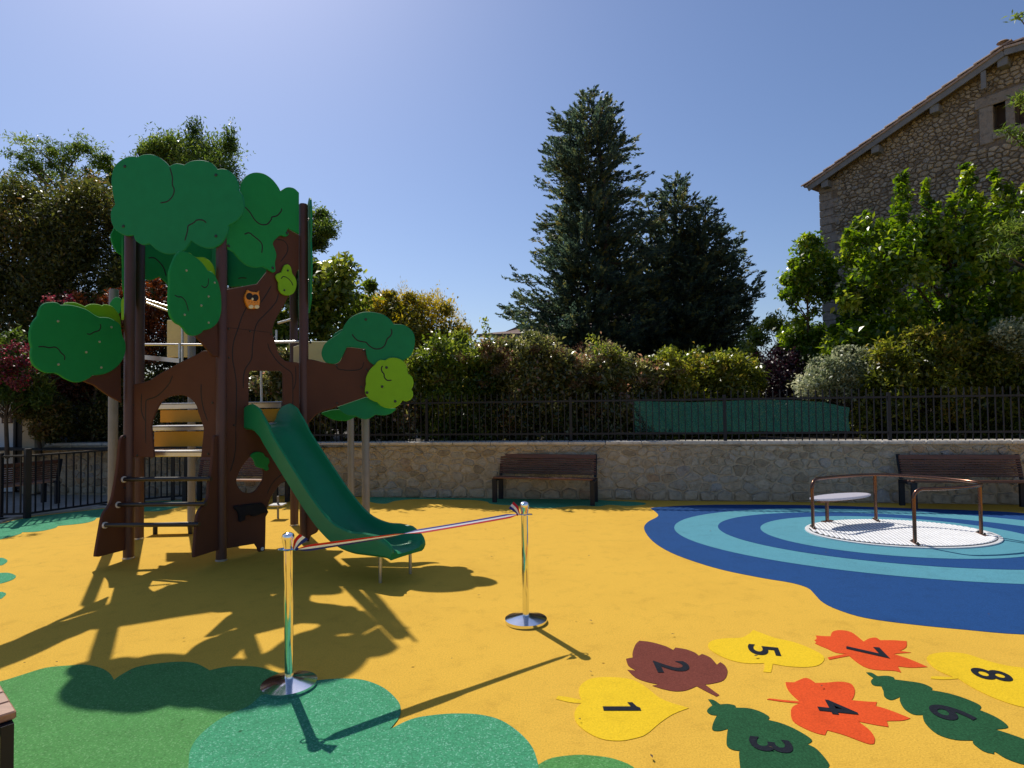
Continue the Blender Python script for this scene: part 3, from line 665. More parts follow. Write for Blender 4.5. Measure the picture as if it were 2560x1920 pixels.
groove(A_([(590, 1020), (640, 1018), (690, 1060), (725, 1110), (745, 1180)]), PV05, -.07, cb, .009)
cb = panel('leaf_panel', A_([(1000, 700), (1400, 650), (1700, 700), (1700, 1050), (1620, 1180), (1500, 1250), (1380, 1262), (1265, 1255), (1130, 1150), (1000, 1100)]), PV54, M['hgreen'], -.07, .022)
groove(A_([(1365, 1197), (1400, 1190), (1440, 1195)]), PV54, -.07, cb, .009)
def cloud(u0, u1, z0, z1, k=9, bul=.07):
    out = []; per = []
    for i in range(k): per.append((u0+(u1-u0)*i/k, z1))
    for i in range(5): per.append((u1, z1-(z1-z0)*i/5))
    for i in range(k): per.append((u1-(u1-u0)*i/k, z0))
    for i in range(5): per.append((u0, z0+(z1-z0)*i/5))
    cx, cz = (u0+u1)/2, (z0+z1)/2; q = []
    per = per[::2]
    for i, p in enumerate(per):
        nx = per[(i+1) % len(per)]; q.append((p[0], p[1], 1)); mx, mz = (p[0]+nx[0])/2, (p[1]+nx[1])/2
        dx, dz = mx-cx, mz-cz; L = math.hypot(dx, dz); q.append((mx+dx/L*bul, mz+dz/L*bul))
    return smooth(q)
for pl, a, b, z0, z1, off, m in ((PV34, -.12, 1.15, 3.0, 4.36, .09, 'hgreen'), (PV10, .1, 1.1, 3.1, 4.45, -.07, 'hgreen2')):
    n = pl.n; mb = MB(); mb.prism(cloud(a, b, z0, z1), [], pl.P, pl.u, pl.n if pl is not PV34 else (pl.n if pl.n.x > 0 else -pl.n), off, .022); mb.build('leaf_panel', M[m], tower)
for z in (3.35, 4.15):
    mb = MB(); c = V3+Vector((.085, .06, z)); mb.tube([c-Vector((.06, 0, 0)), c+Vector((.02, 0, 0))], .016, 8); mb.build('spacer', M['alu'], tower)

# trunk panel on the slide side ----------------------------------------
tr_out = B_([(1262, -265, 1), (1535, -315, 1), (1615, -415, 1), (1640, -555), (1668, -690, 1), (1720, -725), (1790, -793, 1), (1895, -735, 1), (1893, -440, 1), (1870, -400), (1845, -300), (1800, -200), (1760, -120), (1700, -20), (1668, 70), (1670, 130), (1700, 230), (1730, 310), (1780, 355, 1), (1895, 368, 1), (1900, 900, 1)])+H_([(1390, 690, 1), (1280, 640), (1180, 650), (1080, 760), (1010, 880), (985, 960), (965, 1040, 1), (985, 1055, 1), (960, 1100, 1), (955, 1400), (948, 1530), (925, 1555), (895, 1562), (862, 1545), (850, 1505), (815, 1450, 1), (445, 1512, 1)])
win = B_([(1460, 462, 1), (1475, 440, 1), (1740, 440, 1), (1756, 462, 1), (1756, 930, 1), (1460, 900, 1)])
tri_h = H_([(770, 312, 1), (700, 380), (640, 470), (600, 555), (578, 640), (600, 710), (660, 775), (740, 790), (810, 770), (870, 700), (915, 620), (925, 520), (900, 440), (840, 370)])
tb_ = panel('trunk_panel', tr_out, PB, M['bark'], 0, .022, [win, tri_h])
for g in (B_([(1440, -110), (1400, -30), (1360, 90), (1325, 200), (1318, 330), (1340, 460), (1352, 600), (1345, 950)]), B_([(1655, -300), (1590, -190), (1540, -130)]),
          B_([(1715, -230), (1690, -150), (1600, -50), (1535, 20), (1505, 110), (1490, 240), (1480, 340), (1430, 420), (1412, 500), (1412, 590)]),
          B_([(1622, 200), (1640, 260), (1700, 350), (1760, 405), (1820, 450), (1838, 520), (1838, 770)]), B_([(1862, 400), (1865, 520), (1845, 600)]),
          B_([(1345, 950), (1345, 1100), (1325, 1220), (1297, 1310)]), H_([(1225, 525), (1150, 560), (1080, 620), (1020, 700), (975, 800)]), A_([(1700, 860), (1760, 870), (1795, 920), (1785, 980), (1732, 1052)])):
    groove(g, PB, 0, tb_, .007)
groove(B_([(1270, 65), (1450, 85), (1650, 108)]), PB, 0, tb_, .003)
bolts(B_([(1283, 75), (1470, 98), (1648, 125), (1285, 325), (1330, 910)]), PB, 0, tb_, r=.012)
bolts(H_([(912, 1515)]), PB, .0, tb_, 'capw', .022)
for c_, g, b in ((A_([(1742, 1142, 1), (1760, 1100), (1772, 1080), (1800, 1074), (1825, 1100), (1835, 1150, 1), (1868, 1200), (1873, 1260), (1850, 1320), (1800, 1343), (1750, 1330), (1720, 1290), (1717, 1230, 1), (1697, 1190), (1700, 1160)]), A_([(1738, 1200), (1755, 1180), (1790, 1190), (1825, 1225), (1840, 1258)]), A_([(1795, 1128), (1765, 1298)])),):
    lk = panel('lime_leaf', c_, PB, M['lime'], .04, .02); groove(g, PB, .04, lk, .006); bolts(b, PB, .04, lk, r=.014)
ow = panel('owl_figure', A_([(1428, 1345), (1440, 1318), (1452, 1293, 1), (1478, 1308), (1510, 1312), (1532, 1314), (1550, 1300, 1), (1548, 1325), (1557, 1360), (1557, 1405), (1548, 1440), (1525, 1455), (1490, 1458), (1460, 1450), (1440, 1420), (1427, 1380)]), PB, M['owl'], .035, .03, label='orange owl with dark round eyes fixed to the trunk')
def disc(name, c, r, pl, off, th, m, parent, sq=1):
    pts = [(c[0]+r*math.cos(a), c[1]+r*sq*math.sin(a)) for a in [2*math.pi*k/14 for k in range(14)]]
    o2 = [pl.uv(p, off) for p in pts]; mb = MB(); mb.prism(o2, [], pl.P, pl.u, pl.n, off, th); return mb.build(name, m, parent)
for c in A_([(1466, 1350), (1516, 1362)]): disc('eye', c, 8.3, PB, .042, .012, M['groove'], ow, 1.05)
disc('beak', A_([(1492, 1374)])[0], 2.6, PB, .047, .012, M['ivory'], ow, 1.3)
for c in A_([(1480, 1441), (1530, 1441)]): disc('foot', c, 6.2, PB, .045, .014, M['ivory'], ow, .75)
for c in A_([(1462, 1398), (1486, 1402), (1512, 1404), (1532, 1400)]): disc('feather', c, 1.2, PB, .037, .006, M['bark'], ow)
dl = panel('leaf_panel', H_([(762, 310), (800, 270), (870, 256), (930, 275), (950, 310), (1000, 340, 1), (1010, 390), (988, 435), (1002, 480), (965, 503), (925, 475), (880, 465), (830, 440), (815, 390), (790, 345)]), PB, M['hgreen2'], .024, .02)

# arch panel on the ladder side -----------------------------------------
ar = panel('arch_panel', B_([(440, 560, 1), (520, 543), (600, 518), (700, 455), (850, 372), (1000, 300), (1080, 262), (1180, 300, 1), (1180, 1000, 1), (1140, 1186, 1), (1042, 1186, 1), (1065, 960), (1055, 900), (1020, 800), (1000, 735), (950, 678), (880, 650), (780, 660), (705, 705), (650, 800), (617, 900), (620, 970), (628, 1060), (640, 1186, 1), (445, 1186, 1)]), PA, M['bark'], .0, .022)
for g in (B_([(800, 480), (770, 550), (700, 630), (640, 670), (580, 690), (568, 740), (568, 1065)]), B_([(532, 635), (530, 780), (560, 870)]), B_([(1047, 550), (1047, 650), (1065, 760), (1103, 875)])):
    groove(g, PA, 0, ar, .007)
bolts(B_([(460, 585), (462, 735), (495, 1170), (1145, 715), (1108, 1158)]), PA, 0, ar, r=.013)
# side wings by the ladder, with rungs
wl = panel('ladder_side', B_([(405, 1000, 1), (378, 997), (354, 1030), (345, 1080), (335, 1200), (320, 1320), (300, 1440), (280, 1540), (250, 1610), (215, 1655), (192, 1710), (175, 1800), (138, 2020), (145, 2043), (168, 2046, 1), (405, 1985, 1)]), PLw, M['bark'], 0, .03)
wr = panel('ladder_side', B_([(1205, 1000, 1), (1172, 997), (1156, 1030), (1150, 1150), (1135, 1300), (1115, 1420), (1110, 1510), (1095, 1560), (1060, 1610), (1030, 1650), (1010, 1720), (1000, 1850), (988, 2030), (1000, 2050, 1), (1170, 1995, 1), (1205, 1990, 1)]), PR, M['bark'], 0, .03)
bolts(B_([(385, 1015), (385, 1450)]), PLw, .0, wl, r=.013)
for a, b in (((308.5, 1198.5), (520, 1197)), ((294, 1262), (507, 1260)), ((261, 1313), (490, 1311))):
    p, q = PLw.at(a), PR.at(b); d = (q-p).normalized()
    mb = MB(); mb.tube([p-d*.03, q+d*.04], .024, 12); r_ = mb.build('rung', M['black'], tower)
    mb = MB(); mb.tube([p-d*.01, p+d*.018], .036, 12); mb.build('end_cap', M['capw'], r_)
# hanging leaf on its branch by post two
br = panel('branch_panel', B_([(1000, 140, 1), (1060, 60), (1190, 0, 1), (1200, 320, 1), (1150, 312), (1090, 240), (1040, 180)]), PR, M['bark'], 0, .02)
hl = panel('leaf_panel', A_([(865, 960, 1), (935, 970), (1000, 1010), (1060, 1060), (1110, 1130, 1), (1150, 1145), (1190, 1210), (1215, 1300), (1225, 1400), (1220, 1500), (1190, 1580), (1130, 1630), (1070, 1645, 1), (1050, 1668), (1000, 1690), (940, 1680), (890, 1620), (870, 1600, 1), (830, 1580), (790, 1530), (772, 1460), (770, 1350), (775, 1250), (775, 1150), (795, 1080), (830, 1000)]), PR, M['hgreen2'], .05, .022)
panel('lime_leaf', A_([(915, 985), (925, 972), (955, 975), (985, 1000), (1012, 1012, 1), (1080, 1015), (1140, 1060), (1170, 1130), (1174, 1180, 1), (1120, 1200), (1040, 1100)]), PR, M['lime'], -.05, .02)
groove(A_([(818, 1340), (850, 1355), (880, 1358), (915, 1400), (938, 1480)]), PR, .05, hl); groove(A_([(1112, 1195), (1105, 1250), (1080, 1275), (1047, 1258)]), PR, .05, hl)
bolts(A_([(918, 1127), (1162, 1232), (1110, 1352), (1047, 1430), (903, 1510), (1110, 1578)]), PR, .05, hl, 'boltw', .013)
# left wing: branch and big leaf
bl = panel('branch_panel', E_([(900, 1340, 1), (1070, 1325), (1300, 1260), (1395, 1180, 1), (1402, 1642, 1), (1320, 1602), (1250, 1560), (1150, 1490), (1080, 1440), (980, 1402)]), PL, M['bark'], 0, .02)
ll = panel('leaf_panel', E_([(440, 645, 1), (450, 590), (480, 530), (530, 495), (600, 482), (660, 490), (700, 515, 1), (800, 515), (900, 535), (1000, 570), (1100, 635), (1150, 657, 1), (1250, 662), (1330, 700), (1390, 750), (1415, 870), (1445, 940), (1452, 1030), (1430, 1120), (1380, 1200), (1300, 1270), (1200, 1315), (1070, 1330, 1), (1020, 1370), (930, 1405), (850, 1405), (760, 1370), (690, 1325), (640, 1303, 1), (540, 1300), (450, 1260), (385, 1200), (358, 1120), (360, 1050), (368, 1010, 1), (348, 930), (348, 830), (375, 730)]), PL, M['hgreen2'], .04, .022)
groove(E_([(440, 1000), (500, 997), (570, 1010), (630, 1003), (670, 1025), (705, 1070), (745, 1110), (740, 1155)]), PL, .04, ll); groove(E_([(1000, 848), (1040, 855), (1085, 830), (1140, 812), (1160, 770), (1155, 735)]), PL, .04, ll)
bolts(E_([(667, 705), (1283, 773), (1145, 942), (992, 1062), (672, 1203), (1167, 1238)]), PL, .04, ll, 'boltw', .013)
PPOD = Plane((-5.0, 7.35, 0), (1, .02))
panel('lime_leaf', E_([(745, 505), (850, 485), (930, 510), (985, 537, 1), (1060, 505), (1140, 510), (1180, 527, 1), (1220, 510), (1290, 530), (1350, 590), (1385, 650), (1400, 740), (1395, 790, 1), (1200, 900), (900, 800), (760, 620)]), PL, M['lime'], -.10, .02)
panel('leaf_panel', E_([(1260, 500, 1), (1300, 445), (1345, 423), (1390, 455), (1398, 520), (1380, 600), (1300, 640), (1255, 600)]), PPOD, M['hgreen2'], -.12, .02)
panel('lime_leaf', E_([(1440, 395, 1), (1410, 430), (1392, 480), (1392, 560), (1398, 690), (1445, 640, 1)]), PPOD, M['lime'], -.04, .02)
pst(D(283, 1000, 7.75), 0, D(283, 723, 7.75).z, .055, 'grey', 'steel_post')
pst(D(479, 1000, 8.75), 0, D(479, 815, 8.75).z, .052, 'grey', 'steel_post')
pst(D(877, 1100, 9.3), 0, D(877, 1010, 9.3).z, .05, 'grey', 'steel_post')
pst(D(914, 1100, 8.3), 0, D(914, 1010, 8.3).z, .052, 'grey', 'steel_post')
# right arm
ra = panel('branch_panel', R_([(425, 655, 1), (540, 655), (700, 690), (870, 715, 1), (940, 680), (980, 600), (1030, 488, 1), (1090, 485), (1290, 512, 1), (1305, 600), (1340, 670), (1400, 720, 1), (1500, 800), (1500, 1100), (1290, 1175, 1), (900, 1310, 1), (800, 1345), (700, 1370), (600, 1430), (500, 1535, 1), (425, 1500, 1)]), PARM, M['bark'], 0, .022)
groove(R_([(895, 740), (910, 785), (980, 800), (1100, 808), (1200, 795), (1250, 760), (1270, 690)]), PARM, 0, ra)
bolts(R_([(455, 665), (445, 1185), (900, 1262), (1235, 1035), (895, 740), (1305, 795), (1268, 530)]), PARM, 0, ra, r=.013)
g1 = panel('leaf_panel', R_([(682, 560), (700, 640), (740, 695), (800, 712), (870, 715), (930, 680), (975, 600), (1010, 525), (1030, 490, 1), (1090, 485, 1), (1290, 510, 1), (1305, 600), (1330, 670), (1385, 720), (1450, 745), (1600, 760), (1830, 660, 1), (1920, 600), (1965, 480), (1975, 380), (1950, 280), (1880, 210), (1800, 172), (1680, 165, 1), (1640, 110), (1550, 40), (1430, 5), (1300, -5), (1200, 15), (1080, 80), (1000, 180), (960, 255), (900, 310), (800, 375), (720, 450)]), PARM, M['hgreen'], .03, .022)
groove(R_([(1108, 305), (1140, 355), (1190, 395), (1250, 410), (1300, 420), (1350, 470), (1420, 508), (1500, 505), (1555, 465), (1585, 390), (1600, 365), (1640, 325), (1657, 280), (1647, 232)]), PARM, .03, g1, .008)
bolts(R_([(1297, 103)]), PARM, .03, g1)
panel('leaf_panel', R_([(900, 1310, 1), (1290, 1175, 1), (1400, 1200), (1600, 1320), (1710, 1335), (1650, 1400), (1550, 1430), (1430, 1420, 1), (1350, 1470), (1280, 1485), (1200, 1465), (1160, 1440, 1), (1050, 1430), (960, 1380)]), PARM, M['hgreen'], -.03, .02)
PARB = Plane(PARM.P+Vector((.15, .85, 0)), (1, .10))
panel('leaf_panel', R_([(680, 1400), (780, 1362), (900, 1345), (1100, 1360), (1300, 1420), (1150, 1450, 1), (1050, 1500), (950, 1505), (850, 1490), (760, 1450)]), PARB, M['hgreen2'], 0, .02)
panel('leaf_panel', R_([(840, 330), (900, 270), (965, 236, 1), (1200, 200), (1400, 400), (1200, 600), (900, 600), (800, 480)]), PARB, M['hgreen'], .5, .02)
lm = panel('lime_leaf', R_([(1425, 725, 1), (1450, 690), (1500, 660), (1560, 667, 1), (1620, 635), (1700, 630), (1780, 655), (1840, 710), (1870, 800), (1878, 852, 1), (1930, 890), (1955, 960), (1950, 1020), (1925, 1072, 1), (1945, 1100), (1948, 1160), (1910, 1215), (1850, 1235), (1805, 1222, 1), (1760, 1280), (1690, 1325), (1600, 1330), (1510, 1300), (1450, 1245, 1), (1400, 1230), (1330, 1190), (1290, 1130), (1282, 1060), (1297, 1000, 1), (1295, 920), (1330, 830), (1375, 770)]), PARM, M['lime'], .07, .022)
groove(R_([(1530, 745), (1513, 775), (1520, 820), (1548, 860), (1555, 905), (1595, 945), (1655, 942)]), PARM, .07, lm, .008)
bolts(R_([(1583, 768), (1523, 1032), (1315, 1115), (1703, 1235)]), PARM, .07, lm)
panel('side_board', R_([(498, 405, 1), (960, 405, 1), (960, 900, 1), (498, 900, 1)]), PARB, M['cream'], .1, .02)
panel('side_board', R_([(295, 480, 1), (378, 450, 1), (378, 705, 1), (295, 700, 1)]), PARB, M['cream'], .6, .02)
bolts(R_([(530, 422)]), PARB, .1, tower)
rp = panel('root_panel', H_([(1405, 690, 1), (1500, 800), (1660, 1130), (1640, 1200), (1605, 1300), (1520, 1350), (1500, 1420, 1), (1405, 1420, 1)]), PROOT, M['bark'], 0, .022)

# decks and steps inside --------------------------------------------------
uA, nA = PA.u, -PA.n                       # nA points into the tower
axA = (uA, nA, UZ)
def zat(px, py, y): return D(px, py, y).z
mid = V1+(V2-V1)*.5
for d, yg, ygb, yr in ((.10, 1127, 1142, None), (.42, 1064, 1077, 1117), (.74, 1007, 1023, 1056)):
    yy = mid.y+nA.y*d; zt = zat(445, yg, yy); zb = zat(445, ygb, yy)
    w = {.10: 1.0, .42: 1.3, .74: 1.7}[d]; dep = .34 if d < .7 else .95; sh = {.10: 0, .42: .02, .74: .05}[d]
    c = mid+uA*sh+nA*(d+dep/2)
    mb = MB(); mb.box((c.x, c.y, (zt+zb)/2), (w, dep, zt-zb), ax=axA, bev=.006); dk = mb.build('deck', M['alu'], tower)
    mb = MB(); mb.box((c.x-nA.x*(dep/2+.004), c.y-nA.y*(dep/2+.004), zt-.018), (w-.02, .012, .006), ax=axA); mb.build('deck_lip', M['gap'], dk)
    if yr:
        z1 = zb-.012; z0 = zat(445, yr, yy); cc = mid+uA*sh+nA*(d+.03)
        mb = MB(); mb.box((cc.x, cc.y, (z0+z1)/2), (w-.05, .018, z1-z0), ax=axA); mb.build('riser_board', M['yellowb'], tower)
sm_ = (V2+V3)/2; uB, nB = PB.u, -PB.n
mb = MB(); c = sm_+nB*.22; mb.box((c.x, c.y, 1.50), (.85, .40, .05), ax=(uB, nB, UZ), bev=.006); mb.build('deck', M['alu'], tower)
for (a, b, y, r) in (((362, 861.5), (520, 862), 8.35, .018), ((449, 858), (449, 905), 8.3, .017), ((456, 815), (456, 905), 8.9, .017), ((366, 750), (425, 768), 8.2, .017), ((366, 757), (425, 779), 8.5, .015),
                     ((686, 855), (748, 854), 8.3, .018), ((691, 825), (691, 856), 8.5, .016), ((695, 808), (727, 799), 8.6, .018), ((653, 925), (654, 1012), 8.6, .018)):
    mb = MB(); mb.tube([D(a[0], a[1], y), D(b[0], b[1], y)], r, 10); mb.build('handrail', M['alu'], tower)
p, q = D(360, 893, 8.2), D(450, 902, 8.2)
mb = MB(); mb.box((p+q)/2, ((q-p).length, .05, .06), ax=((q-p).normalized(), Vector((0, 1, 0)), UZ)); mb.build('side_beam', M['alu'], tower)
p, q = D(418, 800, 9.0), D(470, 893, 9.0)
mb = MB(); mb.box((p+q)/2, (abs(q.x-p.x), .02, abs(p.z-q.z)), bev=.008); mb.build('side_board', M['cream'], tower)

# slide -------------------------------------------------------------------
sdv = Vector((.83, -.556, 0)).normalized(); swv = Vector((.556, .83, 0)).normalized(); S0 = sm_+Vector((.0, .0, 0))
prof = [(-.10, 1.50, .13), (0, 1.505, .22), (.10, 1.50, .26), (.2, 1.475, .235), (.34, 1.40, .185), (.45, 1.295, .165), (.8, .995, .16), (1.2, .655, .16), (1.5, .425, .165), (1.75, .305, .17), (2.0, .265, .17), (2.2, .268, .175), (2.4, .272, .165), (2.52, .27, .11), (2.58, .25, .04)]
pp = smooth([(a, b) for a, b, c in prof], False, 3); hh = np.interp(np.arange(len(pp))/3, range(len(prof)), [c for a, b, c in prof])
rings = []
for i, (s_, z_) in enumerate(pp):
    a0 = pp[max(i-1, 0)]; a1 = pp[min(i+1, len(pp)-1)]; tl_ = math.hypot(a1[0]-a0[0], a1[1]-a0[1]); nx, nz = -(a1[1]-a0[1])/tl_, (a1[0]-a0[0])/tl_
    h = hh[i]; e = max(0, (s_-2.1)/.46); fl = 1-.10*e*e; k = .27*fl
    cs = [(-k, -.02), (-k, h*.6), (-k*.99, h-.01), (-k*.94, h+.004), (-k*.87, h-.004), (-k*.82, h*.6), (-k*.76, .05), (-k*.62, .012), (-k*.3, 0), (k*.3, 0), (k*.62, .012), (k*.76, .05), (k*.82, h*.6), (k*.87, h-.004), (k*.94, h+.004), (k*.99, h-.01), (k, h*.6), (k, -.02), (k*.9, -.045), (k*.4, -.04), (-k*.4, -.04), (-k*.9, -.045)]
    zz_ = z_+.035*min(1, max(0, (s_-1.2)/.6)); base = S0+sdv*(s_*.905 if s_ > .2 else s_-.0*s_)+UZ*zz_; nn = sdv*nx+UZ*nz
    rings.append([base+swv*a+nn*b for a, b in cs])
mb = MB(); mb.loft(rings, True, True, sm=True); sl = mb.build('slide', M['slide'], tower)
for k, (a, b) in enumerate(((951, 1457), (1026, 1434))):
    g = G(a, b); mb = MB(); mb.tube([g, g+Vector((0, 0, .14)), g+Vector((0, 0, .27))], .017, 10); mb.build('slide_leg', M['alu'], tower)
# dark jacket hung over the lower panel
cl = H_([(550, 965), (600, 950), (620, 960), (700, 940), (850, 925), (910, 920), (950, 960), (975, 1000), (990, 1048), (940, 1050), (880, 1070), (800, 1095), (750, 1075), (700, 1090), (690, 1140), (655, 1158), (620, 1165), (612, 1090), (590, 1030), (560, 1000)])
o2 = [PB.uv(p, .03) for p in smooth(cl, True, 3)]
mb = MB(); mb.prism(o2, [], PB.P, PB.u, PB.n, .035, .03, .008)
tag(mb.build('dark_cloth', M['cloth']), 'dark crumpled cloth hung on the lower brown panel of the play tower', 'cloth')
# small play items seen under the tower
bb = thing('balance_seat', 'small low steel T-shaped play seat standing behind the tower', 'play seat', (0, 0, 0)); g = G(695, 1296); bb.location = g
mb = MB(); mb.tube([g, g+UZ*.34], .016, 10); mb.build('pole', M['grey'], bb)
mb = MB(); mb.box(g+UZ*.21, (.22, .2, .02), bev=.008); mb.build('seat', M['alu'], bb)
lp = thing('seesaw_board', 'low pale board on short posts seen between the ladder sides', 'seesaw', G(432, 1335)); c = G(432, 1335)
mb = MB(); mb.box(c+UZ*.13, (.62, .2, .025), rz=.05, bev=.008); mb.build('board', M['alu'], lp)
for s_ in (-.24, .24): mb = MB(); mb.tube([c+Vector((s_, 0, -.0)), c+Vector((s_, 0, .12))], .03, 10); mb.build('leg', M['black'], lp)

# ================================================================== STANCHIONS AND RIBBON
def stanchion(label, px, lean):
    g = G(*px); t = thing('barrier_post', label, 'stanchion', g, 0, 'chrome barrier posts with the ribbon')
    c = g
    mb = MB(); mb.lathe(c, [(.163, .001), (.166, .003), (.166, .028), (.095, .0434), (.03, .0574)], 64); mb.build('base', M['chromeb'], t)
    L = Vector(lean)
    mb = MB(); mb.tube([c+UZ*.05, c+UZ*.84+L], .0265, 28); mb.build('pole', M['chrome'], t)
    k = c+L
    mb = MB(); mb.lathe(k, [(.028, .84), (.034, .846), (.028, .853), (.028, .86), (.036, .905), (.038, .925), (.033, .940), (.018, .949), (.004, .951)], 32); kn = mb.build('knob', M['chrome'], t)
    for a in (0, math.pi):
        pts = [k+Vector((math.cos(a+q*.0)*.0, 0, 0))+Vector((.026*math.cos(a)+.016*math.cos(q)*math.cos(a), .02*math.sin(q), .848)) for q in np.linspace(-2.4, 2.4, 12)]
        pts = [k+Vector((math.cos(a)*(.042+.018*math.cos(q)), .018*math.sin(q), .847)) for q in np.linspace(0, 2*math.pi, 15)]
        mb = MB(); mb.tube(pts, .0045, 6); mb.build('hook_ring', M['chrome'], t)
    return k
k1 = stanchion('chrome barrier post nearest the camera, its base on the green floor', (723, 1717), (-.004, 0, 0))
k2 = stanchion('chrome barrier post farther back on the plain yellow floor', (1315, 1555), (-.0, 0, 0))
def strip(p_, tw, wid, name, parent, mats):
    """three coloured bands side by side along a twisting strap"""
    out = []
    for b in range(3):
        v = []; f = []
        for i, p in enumerate(p_):
            t = (p_[min(i+1, len(p_)-1)]-p_[max(i-1, 0)]).normalized(); sd_ = t.cross(UZ).normalized(); up_ = sd_.cross(t)
            a = tw[i]; d = up_*math.cos(a)+sd_*math.sin(a); n_n = up_*-math.sin(a)+sd_*math.cos(a)
            w = wid[i]
            for e in (b/3-.5, (b+1)/3-.5): v.append(p+d*w*e+n_n*.0006); v.append(p+d*w*e-n_n*.0006)
        for i in range(len(p_)-1):
            q = i*4
            f += [(q, q+4, q+6, q+2), (q+1, q+3, q+7, q+5), (q, q+1, q+5, q+4), (q+2, q+6, q+7, q+3)]
        mb = MB(); mb.add(v, f, True); o = mb.build(name, mats[b], parent)
        out.append(o)
    return out
cb_, cw_, cr_ = basic('ribbon_blue', (.012, .02, .26), .4, var=.04), basic('ribbon_white', (.8, .8, .8), .4, var=.03), basic('ribbon_red', (.62, .01, .015), .4, var=.04)
for m in (cb_, cw_, cr_):
    t_ = m.node_tree; b_ = t_.nodes['Principled BSDF']; tr = nd(t_, 'ShaderNodeBsdfTranslucent'); mx = nd(t_, 'ShaderNodeMixShader'); mx.inputs[0].default_value = .3
    t_.links.new(b_.inputs['Base Color'].links[0].from_socket, tr.inputs[0]); t_.links.new(b_.outputs[0], mx.inputs[1]); t_.links.new(tr.outputs[0], mx.inputs[2]); t_.links.new(mx.outputs[0], t_.nodes['Material Output'].inputs[0])
rb = thing('ribbon', 'blue, white and red ribbon stretched between the two chrome barrier posts', 'ribbon', k1+Vector((.06, 0, .85)))
A1 = k1+Vector((.06, 0, .845)); A2 = k2+Vector((-.06, 0, .848)); n = 60; path = []; tw = []; wd = []
for i in range(n+1):
    s_ = i/n; p = A1.lerp(A2, s_)-UZ*(.010*4*s_*(1-s_)); path.append(p)
    tw.append(float(np.interp(s_, [0, .03, .2, .38, .50, .75, 1], [.6, .6, .8, 1.1, 1.8, 1.85, 2.0]))+math.pi*0)
    wd.append(float(np.interp(s_, [0, .04, .5, .95, 1], [.014, .058, .070, .058, .012])))
strip(path, tw, wd, 'band', rb, (cb_, cw_, cr_))
for K, sg, ang in ((k1, 1, .9), (k2, -1, 1.2)):
    c = K+Vector((sg*.055, -.01, .85)); pth = [c+Vector((sg*(-.01+.06*s_), -.012, .085*s_+.01*math.sin(s_*4))) for s_ in np.linspace(0, 1, 8)]
    strip(pth, [.15+.5*s_ for s_ in np.linspace(0, 1, 8)], list(np.interp(np.linspace(0, 1, 8), [0, .4, 1], [.016, .055, .072])), 'ribbon_end', rb, (cb_, cw_, cr_) if sg < 0 else (cb_, cw_, cr_))
    mb = MB(); mb.tube([c+Vector((-.012, 0, 0)), c, c+Vector((.012, 0, 0))], [.007, .012, .007], 8); mb.build('knot', cr_ if sg < 0 else cb_, rb)

# ================================================================== ROUNDABOUT
rd = thing('roundabout', 'low bronze-railed roundabout with ribbed metal floor in the blue pond', 'roundabout', (4.85, 7.64, 0))
dp = [(2003, 1324), (2505, 1357), (2177, 1304), (2367, 1376), (2050, 1345), (2150, 1361), (2260, 1372), (2450, 1373), (2495, 1365), (2080, 1309), (2300, 1307), (2400, 1319), (2470, 1338), (2020, 1315)]
Lp, Np, Rp, Bp = G(2033, 1327), G(2288, 1366.5), G(2453.6, 1343.4), G(2190.5, 1308)
q = np.array([[G(*p).x, G(*p).y] for p in dp]); X, Y = q[:, 0]-4.85, q[:, 1]-7.64
s_ = np.linalg.lstsq(np.stack([X*X, X*Y, Y*Y, X, Y], 1), np.ones(len(X)), rcond=None)[0]; a, b, c, d, e = s_
ctr = np.linalg.solve([[2*a, b], [b, 2*c]], [-d, -e]); kk = 1-(a*ctr[0]**2+b*ctr[0]*ctr[1]+c*ctr[1]**2+d*ctr[0]+e*ctr[1])
def ell(t, k=1.0, z=0.0):
    u, v = math.cos(t), math.sin(t); r = math.sqrt(kk/(a*u*u+b*u*v+c*v*v))*k
    return Vector((4.85+ctr[0]+u*r, 7.64+ctr[1]+v*r, z))
TT = [2*math.pi*k/72 for k in range(72)]
mb = MB(); mb.loft([[ell(t, 1.0, .012) for t in TT], [ell(t, 1.0, .026) for t in TT], [ell(t, .975, .028) for t in TT]]); mb.build('rim', M['plate'], rd)
mb = MB(); mb.loft([[ell(t, .955, .028) for t in TT], [ell(t, .955, .031) for t in TT]]); fl_ = mb.build('floor_plate', M['gap'], rd)
